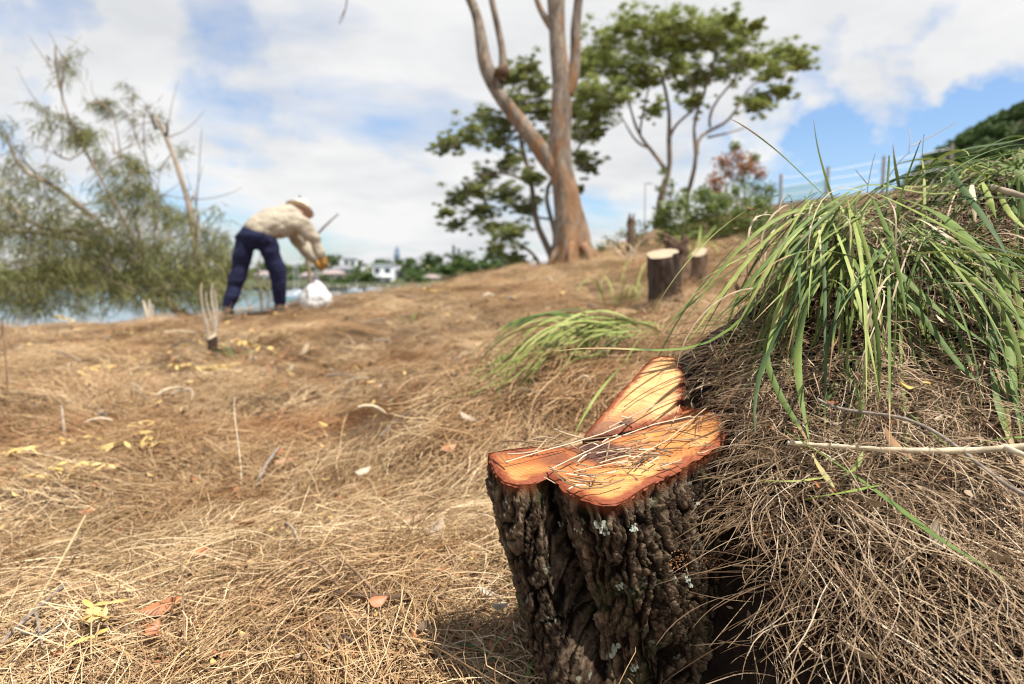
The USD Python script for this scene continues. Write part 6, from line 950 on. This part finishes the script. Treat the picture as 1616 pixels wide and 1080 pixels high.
# larger bits of wood and bark strewn up the slope
LM = [('the white splintered stakes', 330, 520), ('the round topped cut sapling', 481, 560), ('the worker boots', 405, 490), ('the white sack', 497, 475), ('the forked gum foot', 900, 415), ('the flopped tussock', 860, 580), ('the curled orange-brown leaf', 393, 820), ('the dark grey slanting stick', 420, 760), ('the left golden cluster', 170, 730), ('the left edge weed', 20, 670), ('the cream topped stump', 1030, 500), ('the long golden spray', 345, 600)]
lr = np.random.default_rng(91); seen = set()
for i in range(400):
    px, py = lr.uniform(20, 980), lr.uniform(430, 700); p = G(px, py)
    if len(seen) >= 40: break
    if p[1] > 11 or py < 515-.22*max(px-450, 0): continue
    li = min(range(len(LM)), key=lambda q_: (LM[q_][1]-px)**2+(2*(LM[q_][2]-py))**2); dx, dy = px-LM[li][1], 2*(py-LM[li][2]); wh = ('right of' if dx > 0 else 'left of') if abs(dx) > abs(dy) else ('below' if dy > 0 else 'just beyond')
    ci = lr.integers(0, 3); key = (ci, li, wh)
    if key in seen: continue
    seen.add(key); k = p[1]/1077; L = lr.uniform(18, 60)*k; a = lr.uniform(0, 6.28); d_ = np.array([math.cos(a), math.sin(a)*.8, lr.uniform(-.05, .25)]); m = MB()
    th = thing('stick', f"short {('weathered grey', 'dark brown', 'pale bleached')[ci]} stick lying in the litter {wh} {LM[li][0]}", 'stick', p)
    m.tube([p-d_*L/2+np.array([0, 0, .06]), p+np.array([0, 0, .08]), p+d_*L/2+np.array([0, 0, .07])], lr.uniform(1.2, 3.2)*k, lr.uniform(.8, 2)*k, 6, n=7, wob=.4); obj('stem', m, ['twig_grey', 'twig_brown', 'twig_pale'][ci], th, True)
# crumbs: leaf scraps, bark flakes, chips
def scrap(seed, mat, asp, cu):
    t = np.linspace(0, 1, 5); P = np.stack([t-.5, 0*t, cu*(t-.5)**2], 1); w_ = asp*np.sin(np.pi*np.clip(t*.9+.08, 0, 1)); v, f = strips(P[None], w_[None], np.array([0, 1.0, .15])[None, None], .5); return v, f, np.full(len(v), (seed*.37) % 1), mat
sp_ = [('leaf_scrap', *scrap(1, 'leaf_brown', .4, .9)), ('leaf_scrap', *scrap(2, 'leaf_gold', .45, .8)), ('leaf_scrap', *scrap(3, 'leaf_pale', .35, .8)), ('leaf_scrap', *scrap(4, 'leaf_orange', .5, .7)), ('bark_flake', *scrap(5, 'twig_brown', .3, .4)), ('bark_flake', *scrap(6, 'rotten_wood', .5, .5))]
n = 5200; yy = .95+11*lr.random(n)**1.7; xx = lr.uniform(-.8, .62, n)*yy; ok = (yy < crest_y(xx, yy)) & (mound_z(xx, yy) < ground_z(xx, yy)+.02) & (meshkit.fbm(np.stack([xx*.9, yy*.9, 0*xx], 1), 3, 8) > .40)
xx, yy = xx[ok], yy[ok]; n = len(xx); nn = gnormal(xx, yy)+lr.normal(0, .45, (n, 3))*np.array([1, 1, 0]); sz = lr.uniform(.008, .027, n)*np.clip(yy/1.6, .9, 2.6)
instancer('leaf_litter', sp_, np.stack([xx, yy, ground_z(xx, yy)+.026+.026*lr.random(n)], 1), quat_of(lr.uniform(0, 6.28, n), nn), np.repeat(sz[:, None], 3, 1), lr.choice(6, n, p=[.28, .24, .14, .06, .15, .13]), 'brown, golden and orange leaf scraps and bark flakes scattered through the needles', 'leaf litter')
# the same on the mound and short twigs
n = 420; px = lr.uniform(1140, 1616, n); py = lr.uniform(330, 1000, n); P = [hit(a_, b_, mound_z, .4, 2.2) for a_, b_ in zip(px, py)]; P = np.array(P)+np.array([0, -.008, .010])+lr.normal(0, .006, (n, 3))
instancer('leaf_litter', sp_[:1]+sp_[2:3]+sp_[4:6], P, quat_of(lr.uniform(0, 6.28, n), lr.normal(0, .6, (n, 3))+np.array([-.3, -.5, .8])), np.repeat(lr.uniform(.007, .020, (n, 1)), 3, 1), lr.integers(0, 4, n), 'small brown leaf scraps and bark flakes caught in the mound needles', 'leaf litter')
